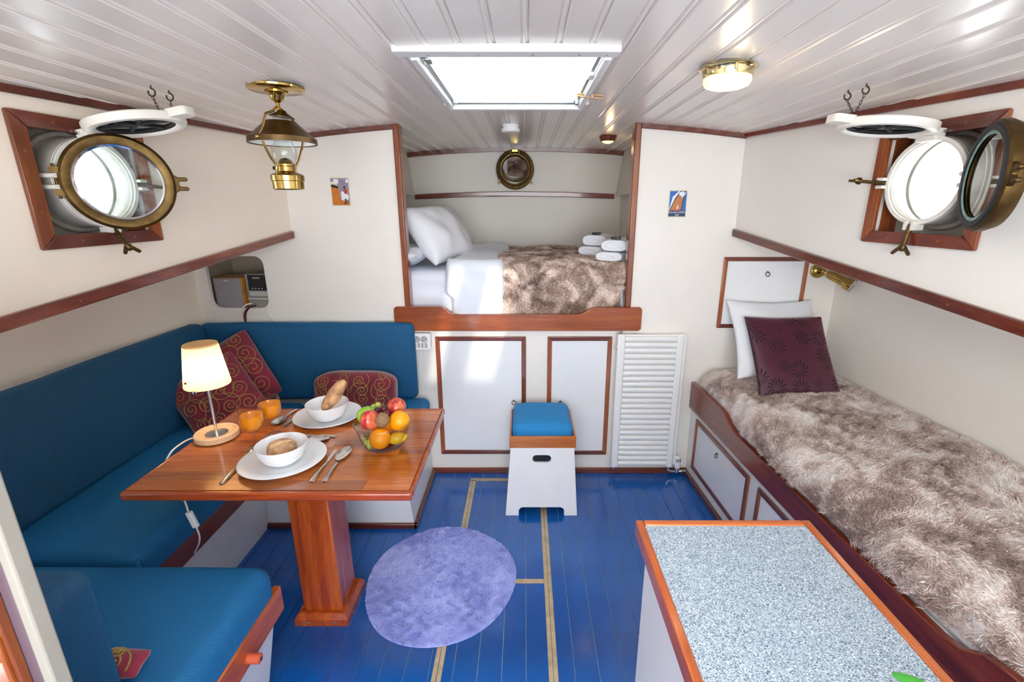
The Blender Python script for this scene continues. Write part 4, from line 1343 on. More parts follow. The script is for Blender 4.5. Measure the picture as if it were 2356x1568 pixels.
# ================================================================== lockers under the bunk
def framed_panel(name, label, x0, x1, z0, z1, ring, fw=.022, mpf=None, cat='locker door', group=None, mats=('mahogany_x', 'mahogany_z')):
    """white panel with mitred mahogany moulding and a ring pull; mpf maps (x, z, d) to the world"""
    mpf = mpf or (lambda x, z, d: (x, YB - d, z))
    c = Vector(mpf((x0 + x1) / 2, z0, 0))
    root = thing(name, c, label, cat, group)
    MB().prism([(x0 + fw * .6, z0 + fw * .6), (x1 - fw * .6, z0 + fw * .6), (x1 - fw * .6, z1 - fw * .6), (x0 + fw * .6, z1 - fw * .6)], mpf, .0005, .004).build('panel', 'panel_white', root, smooth=0)
    for q, poly in enumerate(([(x0, z0), (x1, z0), (x1 - fw, z0 + fw), (x0 + fw, z0 + fw)], [(x0, z1), (x1, z1), (x1 - fw, z1 - fw), (x0 + fw, z1 - fw)],
                 [(x0, z0), (x0, z1), (x0 + fw, z1 - fw), (x0 + fw, z0 + fw)], [(x1, z0), (x1, z1), (x1 - fw, z1 - fw), (x1 - fw, z0 + fw)])):
        MB().prism(poly, mpf, .0005, .011).build('moulding', mats[0] if q < 2 else mats[1], root, bevel=.003)
    rx, rz = ring
    a = Vector(mpf(rx, rz, .004)); b_ = Vector(mpf(rx, rz, .014))
    pull = MB().tube([a, b_], .004, 10).build('ring_pull', 'bronze_dark', root)
    R = .011
    pts = [Vector(mpf(rx + R * math.sin(g), rz - R + R * math.cos(g), .009 + .002 * (1 - math.cos(g)))) for g in [2 * PI * k / 24 for k in range(24)]]
    MB().tube(pts, .0018, 8, closed=True).build('ring', 'bronze_dark', pull)
    return root
framed_panel('locker_door', 'wide locker door under the bunk, left of the stool', -.481, .005, .122, .821, (-.062, .452), .024)
framed_panel('locker_door', 'narrower locker door under the bunk, beside the radiator', .121, .467, .118, .821, (.196, .448), .024)
framed_panel('locker_door', 'mahogany framed locker hatch on the bulkhead above the single bed pillows', 1.016, 1.452, .869, 1.241, (1.247, 1.165), .021)

# ================================================================== radiator
rd = thing('radiator', (.68, 2.40, .03), 'white slatted panel radiator on the bulkhead', 'radiator')
rx0, rx1, rz0, rz1, ry = .486, .835, .062, .845, 2.386
MB().box(rx0 + .03, rx1 - .03, ry + .018, ry + .040, rz0 + .01, rz1 - .005).build('back_plate', 'enamel_white', rd, smooth=0)
def bar(x0_, x1_):
    MB().box(x0_, x1_, ry - .002, ry + .042, rz0, rz1).build('header', 'enamel_white', rd, bevel=.008, seg=3)
bar(rx0, rx0 + .040); bar(rx1 - .036, rx1)
nsl = 24
pz = (rz1 - rz0 - .02) / nsl
first = None
for i in range(nsl):
    z = rz0 + .010 + pz * i
    if first is None:
        pr = [(ry + .018, z + .001), (ry + .005, z + .003), (ry, z + .009), (ry, z + pz - .010), (ry + .004, z + pz - .004), (ry + .018, z + pz - .001)]
        first = MB().prism(pr, lambda y, z_, d: (d, y, z_), rx0 + .040, rx1 - .036).build('slat', 'enamel_white', rd, smooth=50, bevel=.002)
    else:
        share(first, 'slat', rd, (0, 0, pz * i))
MB().box(rx1, rx1 + .020, ry + .015, YB - .002, rz0 + .01, rz1 - .002).build('side_cover', 'enamel_white', rd, bevel=.003)
MB().tube([(rx0 + .02, ry + .02, rz1), (rx0 + .02, ry + .02, rz1 + .012)], .006, 10).build('bleed_cap', 'chrome', rd)
MB().tube([(rx0 + .02, ry + .02, rz0), (rx0 + .02, ry + .02, rz0 - .012)], .011, 12).build('end_plug', 'chrome', rd)
vy = ry + .020
vv = MB().tube([(rx1 - .015, vy, rz0 + .005), (rx1 - .015, vy, .036), (rx1 + .0, vy, .028), (rx1 + .045, vy, .028), (rx1 + .085, vy, .028)], .008, 10).build('valve_pipe', 'chrome', rd)
MB().tube([(rx1 + .034, vy, .024), (rx1 + .034, vy, .050)], .012, 14).build('valve_body', 'chrome', rd)
MB().lathe([(0, .125), (.012, .125), (.017, .120), (.018, .060), (.014, .050), (0, .050)], 20, (rx1 + .034, vy, 0)).build('thermostat_knob', 'plastic_white', rd)
for k in range(6):
    MB().box(rx1 + .021 + k * .005, rx1 + .0225 + k * .005, vy - .0195, vy - .0165, .095, .115).build('grip_slot', 'socket_hole', rd)
MB().lathe([(0, 0), (.008, 0), (.014, .006), (.014, .010), (0, .010)], 16, axis='x').xf(Matrix.Translation((rx1 + .052, vy, .085))).build('side_knob', 'plastic_white', rd)
MB().tube([(rx0 - .012, ry + .01, .775), (rx0 + .002, ry + .01, .775)], .005, 8).build('vent_screw', 'chrome', rd)

# ================================================================== bunk in the nook
bbd = [(-.688, .856), (.600, .856), (.612, .866), (.612, .972), (.602, .982), (.360, .982), (.335, .972), (.300, .950), (.275, .945), (-.350, .945), (-.385, .950), (-.410, .975), (-.430, .986), (-.676, .986), (-.686, .976)]
bb = thing('bunk_board', (-.04, 2.43, .856), 'varnished mahogany lee board across the front of the bunk', 'board')
MB().prism(bbd, slab_y, YB - .024, YB - .0005).build('board', 'bunk_wood', bb, bevel=.004, seg=3)
nm_ = thing('bunk_mattress', (-.1, 3.0, .93), 'mattress in a white fitted sheet in the bunk nook', 'mattress')
mb = rounded_box(1.54, 1.03, .225, .05, 14, (0, 0, .004), .003, 3).xf(Matrix.Translation((-.10, 3.012, 1.045)))
def sheet_wr(x, y, z):
    if y < 2.52:
        y += .010 * math.sin(z * 55 + x * 6 + 2 * math.sin(x * 9)) * max(0, min(1, (1.14 - z) / .1))
    return (x, y, z)
mb.map(sheet_wr).build('fitted_sheet', 'linen_cool', nm_, smooth=60)
# cover profile over the bed: far end, across the top, over the shoulder and down the front
def bunk_profile(t, top, front, drop, yfar=3.52):
    r_ = .07
    L1 = yfar - (front + r_)
    L2 = r_ * PI / 2
    L3 = max(.001, top - r_ - drop)
    s = t * (L1 + L2 + L3)
    if s < L1: return (yfar - s, top)
    s -= L1
    if s < L2:
        a = s / r_
        return (front + r_ - r_ * math.sin(a), top - r_ + r_ * math.cos(a))
    s -= L2
    return (front, top - r_ - s)
def cover(x0, x1, top, front, drop, nx, nt_, amp, seed, edge=None, yfar=3.52):
    P = []
    for j in range(nt_ + 1):
        t = j / nt_
        row = []
        for i in range(nx + 1):
            u = i / nx
            y, z = bunk_profile(t, top, front, drop, yfar)
            e0, e1 = edge(t) if edge else (0, 0)
            x = x0 + e0 + (x1 + e1 - x0 - e0) * u
            w_ = amp * (noise.noise(Vector((x * 5 + seed, y * 5, z * 7))) + .5 * noise.noise(Vector((x * 11, y * 11 + seed, z * 11))))
            if t > .62: y += w_ * .8
            z += w_ * (1 if t < .75 else .3)
            row.append((x, y, z))
        P.append(row)
    return P
fb_ = thing('fur_blanket', (.25, 3.0, 1.17), 'brown crushed fur blanket on the bunk in the nook', 'blanket')
def fe(t): return (.03 * math.sin(t * 9), -.02 * max(0, (t - .8)) / .2)
PB = cover(-.140, .520, 1.196, 2.468, .935, 46, 70, .016, 7, fe)
mb = MB().grid(PB)
mb.grid([PB[-1], [(p[0], p[1] + .02, p[2]) for p in PB[-1]]])
mb.build('backing', 'fur_brown', fb_, smooth=60, recalc=False)
fur('pile', fb_, PB, 120000, .024, .0024, 'fur_brown', 5, lean=1.05, jitter=.35)
dv = thing('duvet', (-.28, 3.0, 1.17), 'white duvet folded back across the bunk', 'duvet')
def de(t): return (-.02 * math.sin(t * 7 + 1) + (.035 if t > .93 else 0) - .05 * (t < .35), .025 * math.sin(t * 8 + .4))
PD = cover(-.405, -.128, 1.226, 2.440, .938, 30, 90, .024, 21, de)
mb = MB()
# soft thick roll: outer skin plus rounded side edges
nxd = len(PD[0]) - 1
O2 = []
for j, row in enumerate(PD):
    r2 = []
    for i, p in enumerate(row):
        u = i / nxd
        k = math.sqrt(max(0, 1 - (2 * u - 1) ** 8))
        q = Vector(p)
        t = j / (len(PD) - 1)
        inn = Vector((0, .03, -.03)) if .6 < t < .75 else (Vector((0, 0, -.04)) if t <= .6 else Vector((0, .04, 0)))
        r2.append(q + inn * (1 - k))
    O2.append(r2)
mb.grid(O2)
mb.grid([O2[-1], [(p[0], p[1] + .03, p[2] + .01) for p in O2[-1]]])
o_ = mb.build('cover', 'linen_cool', dv, smooth=60, recalc=False)
sm = o_.modifiers.new('sub', 'SUBSURF'); sm.levels = 1; sm.render_levels = 1
def white_pillow(label, w, h, t, M, seed, mat='linen_white', group='white bed pillows', power=.45):
    mb, surf = pillow_mesh(w, h, t, 30, .10, .022, seed, power)
    return mb.xf(M).build('bed_pillow', mat, label=label, cat='pillow', group=group, smooth=60)
white_pillow('plump white pillow standing at the front of the bunk', .52, .36, .19, place((-.490, 2.80, 1.335), -36, 0, 72) , 5)
white_pillow('white pillow standing behind the plump one in the bunk', .50, .36, .17, place((-.500, 3.27, 1.340), -34, 0, 90), 15)
white_pillow('white pillow lying low under the standing pillows at the bunk head', .46, .32, .11, place((-.690, 2.68, 1.222), 80, 0, 84), 25, 'linen_cool')
# folded towels with little black soap boxes
def towel(label, c, w, d, t, rz, seed):
    M = place(c, 0, 0, rz)
    root = thing('folded_towel', (c[0], c[1], c[2]), label, 'towel', 'folded white towels')
    # rolled fold: a flattened spiral loop profile swept along its length
    prof_ = []
    k = 40
    for i in range(k + 1):
        a = 2 * PI * i / k
        ex = abs(math.cos(a)) ** .55 * (1 if math.cos(a) > 0 else -1)
        ez = abs(math.sin(a)) ** .8 * (1 if math.sin(a) > 0 else -1)
        prof_.append((w / 2 * ex, t / 2 * ez + t / 2))
    P = []
    for j in range(17):
        s = -1 + 2 * j / 16
        sc = 1 - .10 * abs(s) ** 8
        P.append([M @ Vector((x * sc + .003 * noise.noise(Vector((x * 20, s * 4, seed))), s * d / 2, t / 2 + (z - t / 2) * sc + .004 * noise.noise(Vector((x * 15, s * 5, z * 20 + seed))))) - Vector((0, 0, 0)) for x, z in prof_])
    for row in P: pass
    mb = MB().grid(P)
    mb.add(P[0][:-1], [tuple(range(k))]); mb.add(P[-1][:-1], [tuple(range(k))])
    mb.build('terry', 'towel_white', root, smooth=60)
    # the fold line on the visible end
    sp = []
    for i in range(30):
        q = i / 29
        a = PI * .5 + q * 2.2 * PI
        R = (1 - q * .75)
        sp.append(M @ Vector((w / 2 * .74 * R * math.cos(a), -d / 2 - .0005, t / 2 + t / 2 * .62 * R * math.sin(a))))
    MB().tube(sp, .0024, 6).build('fold_line', 'towel_white', root)
    return M
zt = 1.215
towel('lower folded towel of the stack against the nook wall', (.425, 2.93, zt - .004), .155, .24, .052, -22, 1)
M1 = towel('upper folded towel against the nook wall with a black box', (.445, 2.92, zt + .050), .150, .22, .062, -22, 2)
towel('lower folded towel of the front stack by the right post', (.485, 2.66, zt - .010), .150, .23, .050, -20, 3)
M2 = towel('upper folded towel of the front stack with a black box', (.510, 2.655, zt + .042), .150, .22, .062, -20, 4)
for M, lab in ((M1, 'small black soap box on the rear towel stack'), (M2, 'small black soap box on the front towel stack')):
    bx = thing('soap_box', M @ Vector((-.01, -.05, .0618)), lab, 'box', 'black soap boxes')
    MB().prism(rrect(-.025, .022, -.075, -.035, .004), lambda x, y, d: M @ Vector((x, y, d)), .0605, .076).build('carton', 'plastic_black', bx, bevel=.0015)
    MB().prism(rrect(-.024, -.008, -.074, -.055, .002), lambda x, y, d: M @ Vector((x, y, d)), .0762, .0768).build('sticker', 'poster_white', bx)

# round brass porthole mirror on the nook wall, tipped glass
MC = Vector((-.070, YN, 1.733))
mr_ = thing('porthole_mirror', (MC.x, MC.y, MC.z - .13), 'round brass porthole mirror on the end wall of the nook', 'mirror')
Ty = Matrix.Translation(MC)
MB().lathe([(.088, 0), (.088, -.062), (.094, -.074), (.104, -.076), (.108, -.066), (.110, -.058), (.130, -.052), (.133, -.046), (.133, 0)], 72, axis='y').xf(Ty).build('ring', 'bronze', mr_)
tilt = Matrix.Translation(MC + Vector((0, -.036, 0))) @ Matrix.Rotation(rad(21), 4, 'X')
MB().lathe([(0, 0), (.090, 0), (.090, .002), (0, .002)], 48, axis='y').xf(tilt).build('glass', 'mirror_glass', mr_)
hg = MB().box(MC.x - .022, MC.x + .022, YN - .082, YN - .050, MC.z + .110, MC.z + .130).build('hinge', 'brass', mr_, bevel=.003)
for s in (-1, 1):
    MB().box(MC.x + s * .030 - .004, MC.x + s * .030 + .004, YN - .080, YN - .050, MC.z + .090, MC.z + .128).build('hinge_lug', 'bronze', mr_, bevel=.002)
    a = rad(-35 if s > 0 else 215)
    p = MC + Vector((.132 * math.cos(a), -.056, .132 * math.sin(a)))
    nut = MB().tube([p + Vector((0, .02, 0)), p + Vector((0, -.016, 0))], .007, 10).build('thumb_screw', 'bronze', mr_)
    MB().prism([(-.003, -.004), (-.010, -.022), (-.006, -.026), (0, -.010), (.006, -.026), (.010, -.022), (.003, -.004)], lambda x, z, d: (p.x + x + s * .006, p.y - .012 + d, p.z + z), -.003, .003).build('wing', 'bronze', nut)
for k in range(10):
    a = 2 * PI * (k + .5) / 10
    MB().lathe([(0, -.0560), (.003, -.0555), (.0035, -.053)], 8, (MC.x + .121 * math.cos(a), YN, MC.z + .121 * math.sin(a)), axis='y').build('rivet', 'bronze_dark', mr_)

# ================================================================== single bed on the right
def bx(y): return .913 + .05 * (2.45 - y)
bd = thing('single_bed', (1.25, 1.4, 0), 'white built-in single bed base with locker fronts', 'bed')
mb = MB()
mb.hexa([(bx(.2) + .022, .2, 0), (1.54, .2, 0), (1.575, 2.44, 0), (bx(2.44) + .022, 2.44, 0), (bx(.2) + .022, .2, .50), (1.54, .2, .50), (1.575, 2.44, .50), (bx(2.44) + .022, 2.44, .50)])
mb.build('body', 'white_gloss', bd, smooth=0)
MB().hexa([(bx(.2) + .004, .2, 0), (bx(.2) + .021, .2, 0), (bx(2.43) + .021, 2.43, 0), (bx(2.43) + .004, 2.43, 0), (bx(.2) + .004, .2, .030), (bx(.2) + .021, .2, .030), (bx(2.43) + .021, 2.43, .030), (bx(2.43) + .004, 2.43, .030)]).build('plinth_strip', 'mahogany_y', bd, bevel=.003)
def bedmap(y, z, d): return (bx(y) + .022 - d, y, z)
framed_panel('locker_door', 'locker front under the single bed nearest the radiator', 1.79, 2.36, .082, .378, (2.09, .318), .022, bedmap, mats=('mahogany_y', 'mahogany_z'))
framed_panel('locker_door', 'locker front under the single bed half hidden by the counter', 1.12, 1.715, .082, .378, (1.42, .318), .022, bedmap, mats=('mahogany_y', 'mahogany_z'))
prof_b = [(2.437, .415), (2.437, .565), (2.10, .567), (2.04, .560), (1.98, .528), (1.92, .512), (.90, .512), (.85, .522), (.80, .560), (.74, .572), (.2, .572), (.2, .415)]
lbd = thing('bed_board', (.95, 1.4, .415), 'dark mahogany lee board along the side of the single bed', 'board')
MB().prism(prof_b, lambda y, z, d: (bx(y) + d, y, z), 0, .022).build('board', 'bunk_wood_y', lbd, bevel=.004, seg=3)
mt = thing('bed_mattress', (1.28, 1.35, .50), 'mattress under the taupe fur on the single bed', 'mattress')
mb = MB()
mb.hexa([(bx(.25) + .028, .25, .501), (XRL(.25) - .03, .25, .501), (1.575, 2.40, .501), (bx(2.4) + .028, 2.40, .501), (bx(.25) + .035, .25, .60), (XRL(.25) - .03, .25, .60), (1.575, 2.40, .60), (bx(2.4) + .035, 2.40, .60)])
mb.build('ticking', 'linen_white', mt, bevel=.02)
fb2 = thing('fur_blanket', (1.28, 1.35, .60), 'taupe crushed fur blanket covering the single bed', 'blanket')
PR = []
nY, nX = 90, 48
for j in range(nY + 1):
    y = .28 + (2.425 - .28) * j / nY
    row = []
    xw = XRL(y) - .026
    xf_ = bx(y) + .026
    endf = 1 - max(0, (y - 2.36) / .065) ** 2 * .55 if y > 2.36 else 1
    for i in range(nX + 1):
        u = i / nX
        # from the wall side across the top, round the shoulder, down behind the board
        topz = .640 * endf + .62 * (1 - endf) * .9
        Lt = xw - (xf_ + .055); La = .055 * PI / 2; Ld = .06
        s = u * (Lt + La + Ld)
        if s < Lt:
            x, z = xw - s, topz + .012 * math.sin(PI * s / Lt)
        elif s < Lt + La:
            a = (s - Lt) / .055
            x, z = xf_ + .055 - .055 * math.sin(a), topz - .055 + .055 * math.cos(a)
        else:
            x, z = xf_, topz - .055 - (s - Lt - La)
        w_ = .012 * noise.noise(Vector((x * 4, y * 4, 3))) + .006 * noise.noise(Vector((x * 11, y * 11, 7)))
        z += w_
        x += (-.012 + .014 * noise.noise(Vector((y * 7, 0, 5)))) * (1 if u > .85 else 0) * min(1, (u - .85) / .1)
        hi_ = max(0, min(1, (.98 - y) / .12)) if y < 1.4 else max(0, min(1, (y - 1.90) / .10))
        x += .024 * hi_ * max(0, min(1, (u - .70) / .15))
        row.append((x, y, z))
    PR.append(row)
mb = MB().grid(PR)
mb.build('backing', 'fur_taupe', fb2, smooth=60, recalc=False)
fur('pile', fb2, PR, 260000, .024, .0020, 'fur_taupe', 9, lean=1.1, jitter=.3, flow_scale=5)
# pillows on the bed
white_pillow('white pillow with pointed corners leaning at the head of the single bed', .44, .42, .10, place((1.262, 2.300, .850), -34, 0, 0), 35, 'linen_white', None, .5)
dm = thing('damask_cushion', (1.26, 2.13, .655), 'dark burgundy damask cushion leaning against the white pillow', 'pillow')
mbx, sf = pillow_mesh(.375, .40, .09, 26, .035, .006, 71, .5)
Mdm = place((1.280, 2.170, .802), -38, 0, 0)
mbx.xf(Mdm).build('cover', 'damask', dm, smooth=60)
us = [math.sin(PI / 2 * (-1 + 2 * i / 26)) for i in range(27)]
ring = [(u, -1) for u in us] + [(1, v) for v in us[1:]] + [(u, 1) for u in us[::-1][1:]] + [(-1, v) for v in us[::-1][1:-1]]
MB().tube([Mdm @ ((sf(u, v, -1) + sf(u, v, 1)) / 2) for u, v in ring], .0035, 6, closed=True).build('piping', 'plastic_black', dm, smooth=60)

# brass reading spot on the bulkhead
SP = Vector((1.508, YB, 1.172))
sl = thing('reading_lamp', (SP.x, SP.y, SP.z - .04), 'brass swivel reading spot lamp below the right rail', 'wall lamp')
MB().lathe([(.0, -.022), (.014, -.022), (.020, -.016), (.028, -.014), (.030, -.008), (.038, -.006), (.040, 0)], 36, axis='y').xf(Matrix.Translation(SP)).build('wall_plate', 'brass', sl)
j0 = SP + Vector((0, -.02, 0)); j1 = SP + Vector((.022, -.055, -.010))
MB().tube([j0, j0 + Vector((0, -.02, 0)), j1], .006, 10).build('swivel_arm', 'brass', sl)
MB().ball(j0 + Vector((0, -.02, 0)), .010, 14, 8).build('swivel_ball', 'brass', sl)
ad = Vector((.58, -.72, -.37)).normalized()
Mh = Matrix.Translation(j1) @ ad.to_track_quat('Z', 'Y').to_matrix().to_4x4() @ Matrix.Scale(1.22, 4)
hd_ = MB().lathe([(0, -.004), (.016, -.002), (.019, .006), (.019, .055), (.0205, .056), (.0205, .068), (.026, .076), (.027, .100), (.0255, .100), (.024, .078), (.010, .060), (0, .058)], 32).xf(Mh).build('lamp_head', 'brass', sl)
MB().lathe([(0, .088), (.015, .092), (.0238, .098), (.0240, .094), (.010, .080), (0, .078)], 28).xf(Mh).build('bulb', 'stereo_lip', hd_)
MB().tube([Mh @ Vector((.019, 0, .03)), Mh @ Vector((.027, 0, .03))], .003, 8).build('switch', 'brass_bright', hd_)
# ================================================================== lamps on the ceiling
# hanging oil lamp
LX, LY = -.778, 1.640
ZC = ceilz(LX)
ol = thing('oil_lamp', (LX, LY, 1.545), 'brass ship oil lamp hanging from the ceiling on the left', 'lamp')
C0 = (LX, LY, 0)
MB().lathe([(0, ZC - .012), (.030, ZC - .012), (.078, ZC - .010), (.084, ZC - .006), (.085, ZC - .001), (.078, ZC + .002), (0, ZC + .002)], 56, C0).build('ceiling_plate', 'brass', ol)
MB().lathe([(.034, ZC - .010), (.034, ZC - .016), (.026, ZC - .020), (.022, ZC - .026), (.018, ZC - .036), (.008, ZC - .044), (0, ZC - .045)], 36, C0).build('swivel_cup', 'brass', ol)
MB().tube([(LX, LY, ZC - .040), (LX, LY, ZC - .066)], .006, 10).build('swivel_pin', 'brass', ol)
tb_ = Matrix.Translation((LX + .008, LY, ZC - .076)) @ Matrix.Rotation(rad(7), 4, 'Y')
MB().lathe([(.0, .012), (.010, .011), (.016, .004), (.030, -.004), (.037, -.008), (.037, -.010), (.0, -.009)], 36).xf(tb_).build('smoke_bell', 'bronze_dark', ol)
zs = 1.692                                                   # shade rim height
MB().lathe([(.044, zs + .058), (.046, zs + .060), (.050, zs + .055), (.098, zs + .012), (.102, zs + .010), (.1035, zs - .006), (.1005, zs - .006), (.0995, zs + .007), (.096, zs + .010), (.048, zs + .053)], 64, C0, close=True).build('shade', 'brass_aged', ol)
MB().lathe([(.0475, zs + .0525), (.0955, zs + .0095), (.098, zs - .003)], 64, C0).build('shade_lining', 'enamel_white', ol)
MB().lathe([(.021, zs + .074), (.021, zs + .030), (.026, zs + .000), (.038, zs - .022), (.037, zs - .046), (.026, zs - .066), (.023, zs - .070)], 40, C0).build('chimney', 'clear_glass', ol)
zb = 1.545
MB().lathe([(0, zb), (.042, zb), (.047, zb + .003), (.048, zb + .026), (.051, zb + .028), (.051, zb + .044), (.046, zb + .049), (.030, zb + .054), (.026, zb + .058), (0, zb + .058)], 48, C0).build('oil_tank', 'brass', ol)
MB().lathe([(0, zb + .058), (.026, zb + .058), (.026, zb + .072), (.030, zb + .074), (.030, zb + .079), (.022, zb + .082), (.018, zb + .092), (.010, zb + .098), (0, zb + .100)], 36, C0).build('burner', 'brass', ol)
MB().lathe([(0, 0), (.006, 0), (.006, .012), (0, .012)], 12, axis='x').xf(Matrix.Translation((LX - .042, LY, zb + .068))).build('wick_knob', 'dark_iron', ol)
for s in (-1, 1):
    dx, dy = s * .26, s * .965
    def q(r_, z): return (LX + dx * r_, LY + dy * r_, z)
    pts = [q(.004, ZC - .058), q(.014, ZC - .060), q(.024, ZC - .070), q(.058, zs + .074), q(.066, zs + .060), q(.078, zs + .034), q(.094, zs + .012), q(.086, zs - .010), q(.062, zs - .052), q(.042, zs - .074), q(.045, zb + .052), q(.051, zb + .036)]
    MB().tube(pts, .0038, 10).build('hanger_arm', 'brass', ol, smooth=60)
    MB().ball(q(.1045, zs + .004), .007, 12, 8).build('arm_rivet', 'brass', ol)

# round brass ceiling light, lit
DX, DY = .565, 1.475
ZD = ceilz(DX)
cl = thing('ceiling_light', (DX, DY, ZD - .055), 'round brass ceiling light with a glowing opal glass', 'lamp')
C1 = (DX, DY, 0)
MB().lathe([(.060, ZD + .002), (.077, ZD), (.079, ZD - .005), (.074, ZD - .008), (.070, ZD - .009), (.068, ZD - .012), (.066, ZD - .028), (.064, ZD - .029), (.062, ZD - .012)], 56, C1).build('base_ring', 'brass_bright', cl)
MB().lathe([(.0625, ZD - .014), (.064, ZD - .028), (.064, ZD - .040), (.058, ZD - .049), (.044, ZD - .054), (.0, ZD - .056)], 48, C1).build('opal_glass', 'dome_opal', cl)
MB().box(DX - .010, DX - .002, DY - .073, DY - .066, ZD - .022, ZD - .008).build('catch', 'brass_bright', cl, bevel=.002)
def point(name, loc, watts, col, r_):
    d = bpy.data.lights.new(name, 'POINT')
    d.energy, d.color, d.shadow_soft_size = watts, col, r_
    o = bpy.data.objects.new(name, d)
    COL.objects.link(o)
    o.location = loc
    return o
point('ceiling_light_glow', (DX, DY, ZD - .085), .9, (1, .78, .5), .03)

# little lamp in the nook
NX, NY = .470, 2.90
ZNk = ceilz(NX)
nl_ = thing('nook_light', (NX, NY, ZNk - .045), 'small round wooden ceiling light glowing in the bunk nook', 'lamp')
MB().lathe([(0, ZNk), (.047, ZNk), (.050, ZNk - .006), (.046, ZNk - .018), (.040, ZNk - .030), (.034, ZNk - .030), (.034, ZNk - .020), (0, ZNk - .020)], 40, (NX, NY, 0)).build('wooden_ring', 'mahogany_x', nl_)
MB().lathe([(.034, ZNk - .027), (.030, ZNk - .034), (.016, ZNk - .040), (0, ZNk - .041)], 32, (NX, NY, 0)).build('glass', 'nook_bulb', nl_)
point('nook_light_glow', (NX, NY, ZNk - .075), .35, (1, .68, .36), .02)

# smoke alarm
SX, SY = -.073, 2.60
ZS = ceilz(SX)
sa_ = thing('smoke_alarm', (SX, SY, ZS - .036), 'round white smoke alarm on the ceiling before the bunk nook', 'smoke alarm')
MB().lathe([(0, ZS), (.040, ZS), (.042, ZS - .004), (.042, ZS - .012), (.038, ZS - .014), (0, ZS - .014)], 44, (SX, SY, 0)).build('base', 'plastic_white', sa_)
MB().lathe([(.037, ZS - .014), (.037, ZS - .018), (.047, ZS - .020), (.048, ZS - .030), (.044, ZS - .035), (.020, ZS - .038), (0, ZS - .038)], 44, (SX, SY, 0)).build('cover', 'plastic_white', sa_)

# ================================================================== posters on the bulkhead
def poster(label, x0, x1, z0, z1):
    root = thing('metal_sign', ((x0 + x1) / 2, YB, z0), label, 'sign')
    MB().prism(rrect(x0, x1, z0, z1, .006), slab_y, YB - .002, YB).build('plate', 'poster_border', root, bevel=.0005)
    w_, h_ = x1 - x0 - .010, z1 - z0 - .010
    def patch(name, pts, mat, lev):
        MB().prism([(x0 + .005 + w_ * a, z0 + .005 + h_ * b_) for a, b_ in pts], slab_y, YB - .0021 - .0002 * lev, YB - .0019).build(name, mat, root, smooth=0)
    return root, patch, (x0 + .005, z0 + .005, w_, h_)
root, patch, fr = poster('small sailing-barge picture sign in browns and greys on the left bulkhead', -.956, -.861, 1.490, 1.626)
patch('sky', [(0, 0), (1, 0), (1, 1), (0, 1)], 'poster_grey', 1)
patch('hull', [(0, 0), (1, 0), (1, .12), (.5, .22), (.42, .55), (.40, .70), (0, .72)], 'poster_ochre', 2)
patch('gunwale', [(0, .68), (.40, .62), (.40, .70), (.2, .76), (0, .77)], 'poster_dark', 3)
patch('deck', [(0, .78), (.2, .77), (.38, .72), (.30, .86), (0, .88)], 'poster_border', 3)
patch('cloud', [(.16, .84), (.42, .80), (.44, .96), (.18, .98)], 'poster_white', 4)
patch('cloud', [(.86, .84), (.99, .84), (.99, .97), (.86, .95)], 'poster_white', 4)
patch('wake', [(.52, .22), (.72, .15), (.95, .22), (.97, .36), (.72, .50), (.55, .52)], 'poster_white', 5)
patch('figure', [(.68, .02), (.74, .02), (.76, .2), (.82, .02), (.86, .03), (.82, .24), (.72, .24)], 'poster_dark', 6)
patch('figure_shirt', [(.72, .44), (.86, .42), (.90, .58), (.78, .63), (.72, .58)], 'poster_red', 6)
patch('figure_head', [(.70, .62), (.80, .62), (.82, .70), (.72, .71)], 'poster_dark', 7)
root, patch, fr = poster('small ship poster sign in blue and brown on the right bulkhead', .709, .802, 1.436, 1.567)
patch('sky', [(0, 0), (1, 0), (1, 1), (0, 1)], 'poster_blue', 1)
patch('bow_flank', [(.0, .24), (.18, .78), (.52, 1), (.62, 1), (.28, .66), (.05, .24)], 'poster_white', 2)
patch('bow_shadow', [(.03, .24), (.30, .70), (.60, 1), (.98, 1), (.86, .76), (.74, .24)], 'poster_navy', 3)
patch('bow_front', [(.10, .25), (.30, .62), (.52, .84), (.80, .80), (.70, .25)], 'poster_brown', 4)
patch('bow_top', [(.52, .86), (.58, .96), (.82, .99), (.86, .90), (.72, .78)], 'poster_white', 5)
patch('stem_edge', [(.74, .70), (.98, .97), (.97, .99), (.84, .90), (.74, .76)], 'poster_white', 5)
patch('waterline', [(.04, .235), (.70, .235), (.70, .285), (.30, .265)], 'poster_red', 6)
patch('sail', [(.44, .24), (.54, .34), (.54, .42), (.49, .44)], 'poster_white', 7)
patch('caption_band', [(0, 0), (1, 0), (1, .225), (0, .225)], 'poster_navy', 6)
X0, Z0, W_, H_ = fr
text_part('HOLLAND-AMERICA', .0115, 'poster_white', root, lambda x, y, d: (X0 + W_ / 2 + x, YB - .0039 - d, Z0 + .0165 + y), sx=.86)
text_part('LIJN', .0125, 'poster_white', root, lambda x, y, d: (X0 + W_ / 2 + x, YB - .0039 - d, Z0 + .0035 + y), sx=.9)

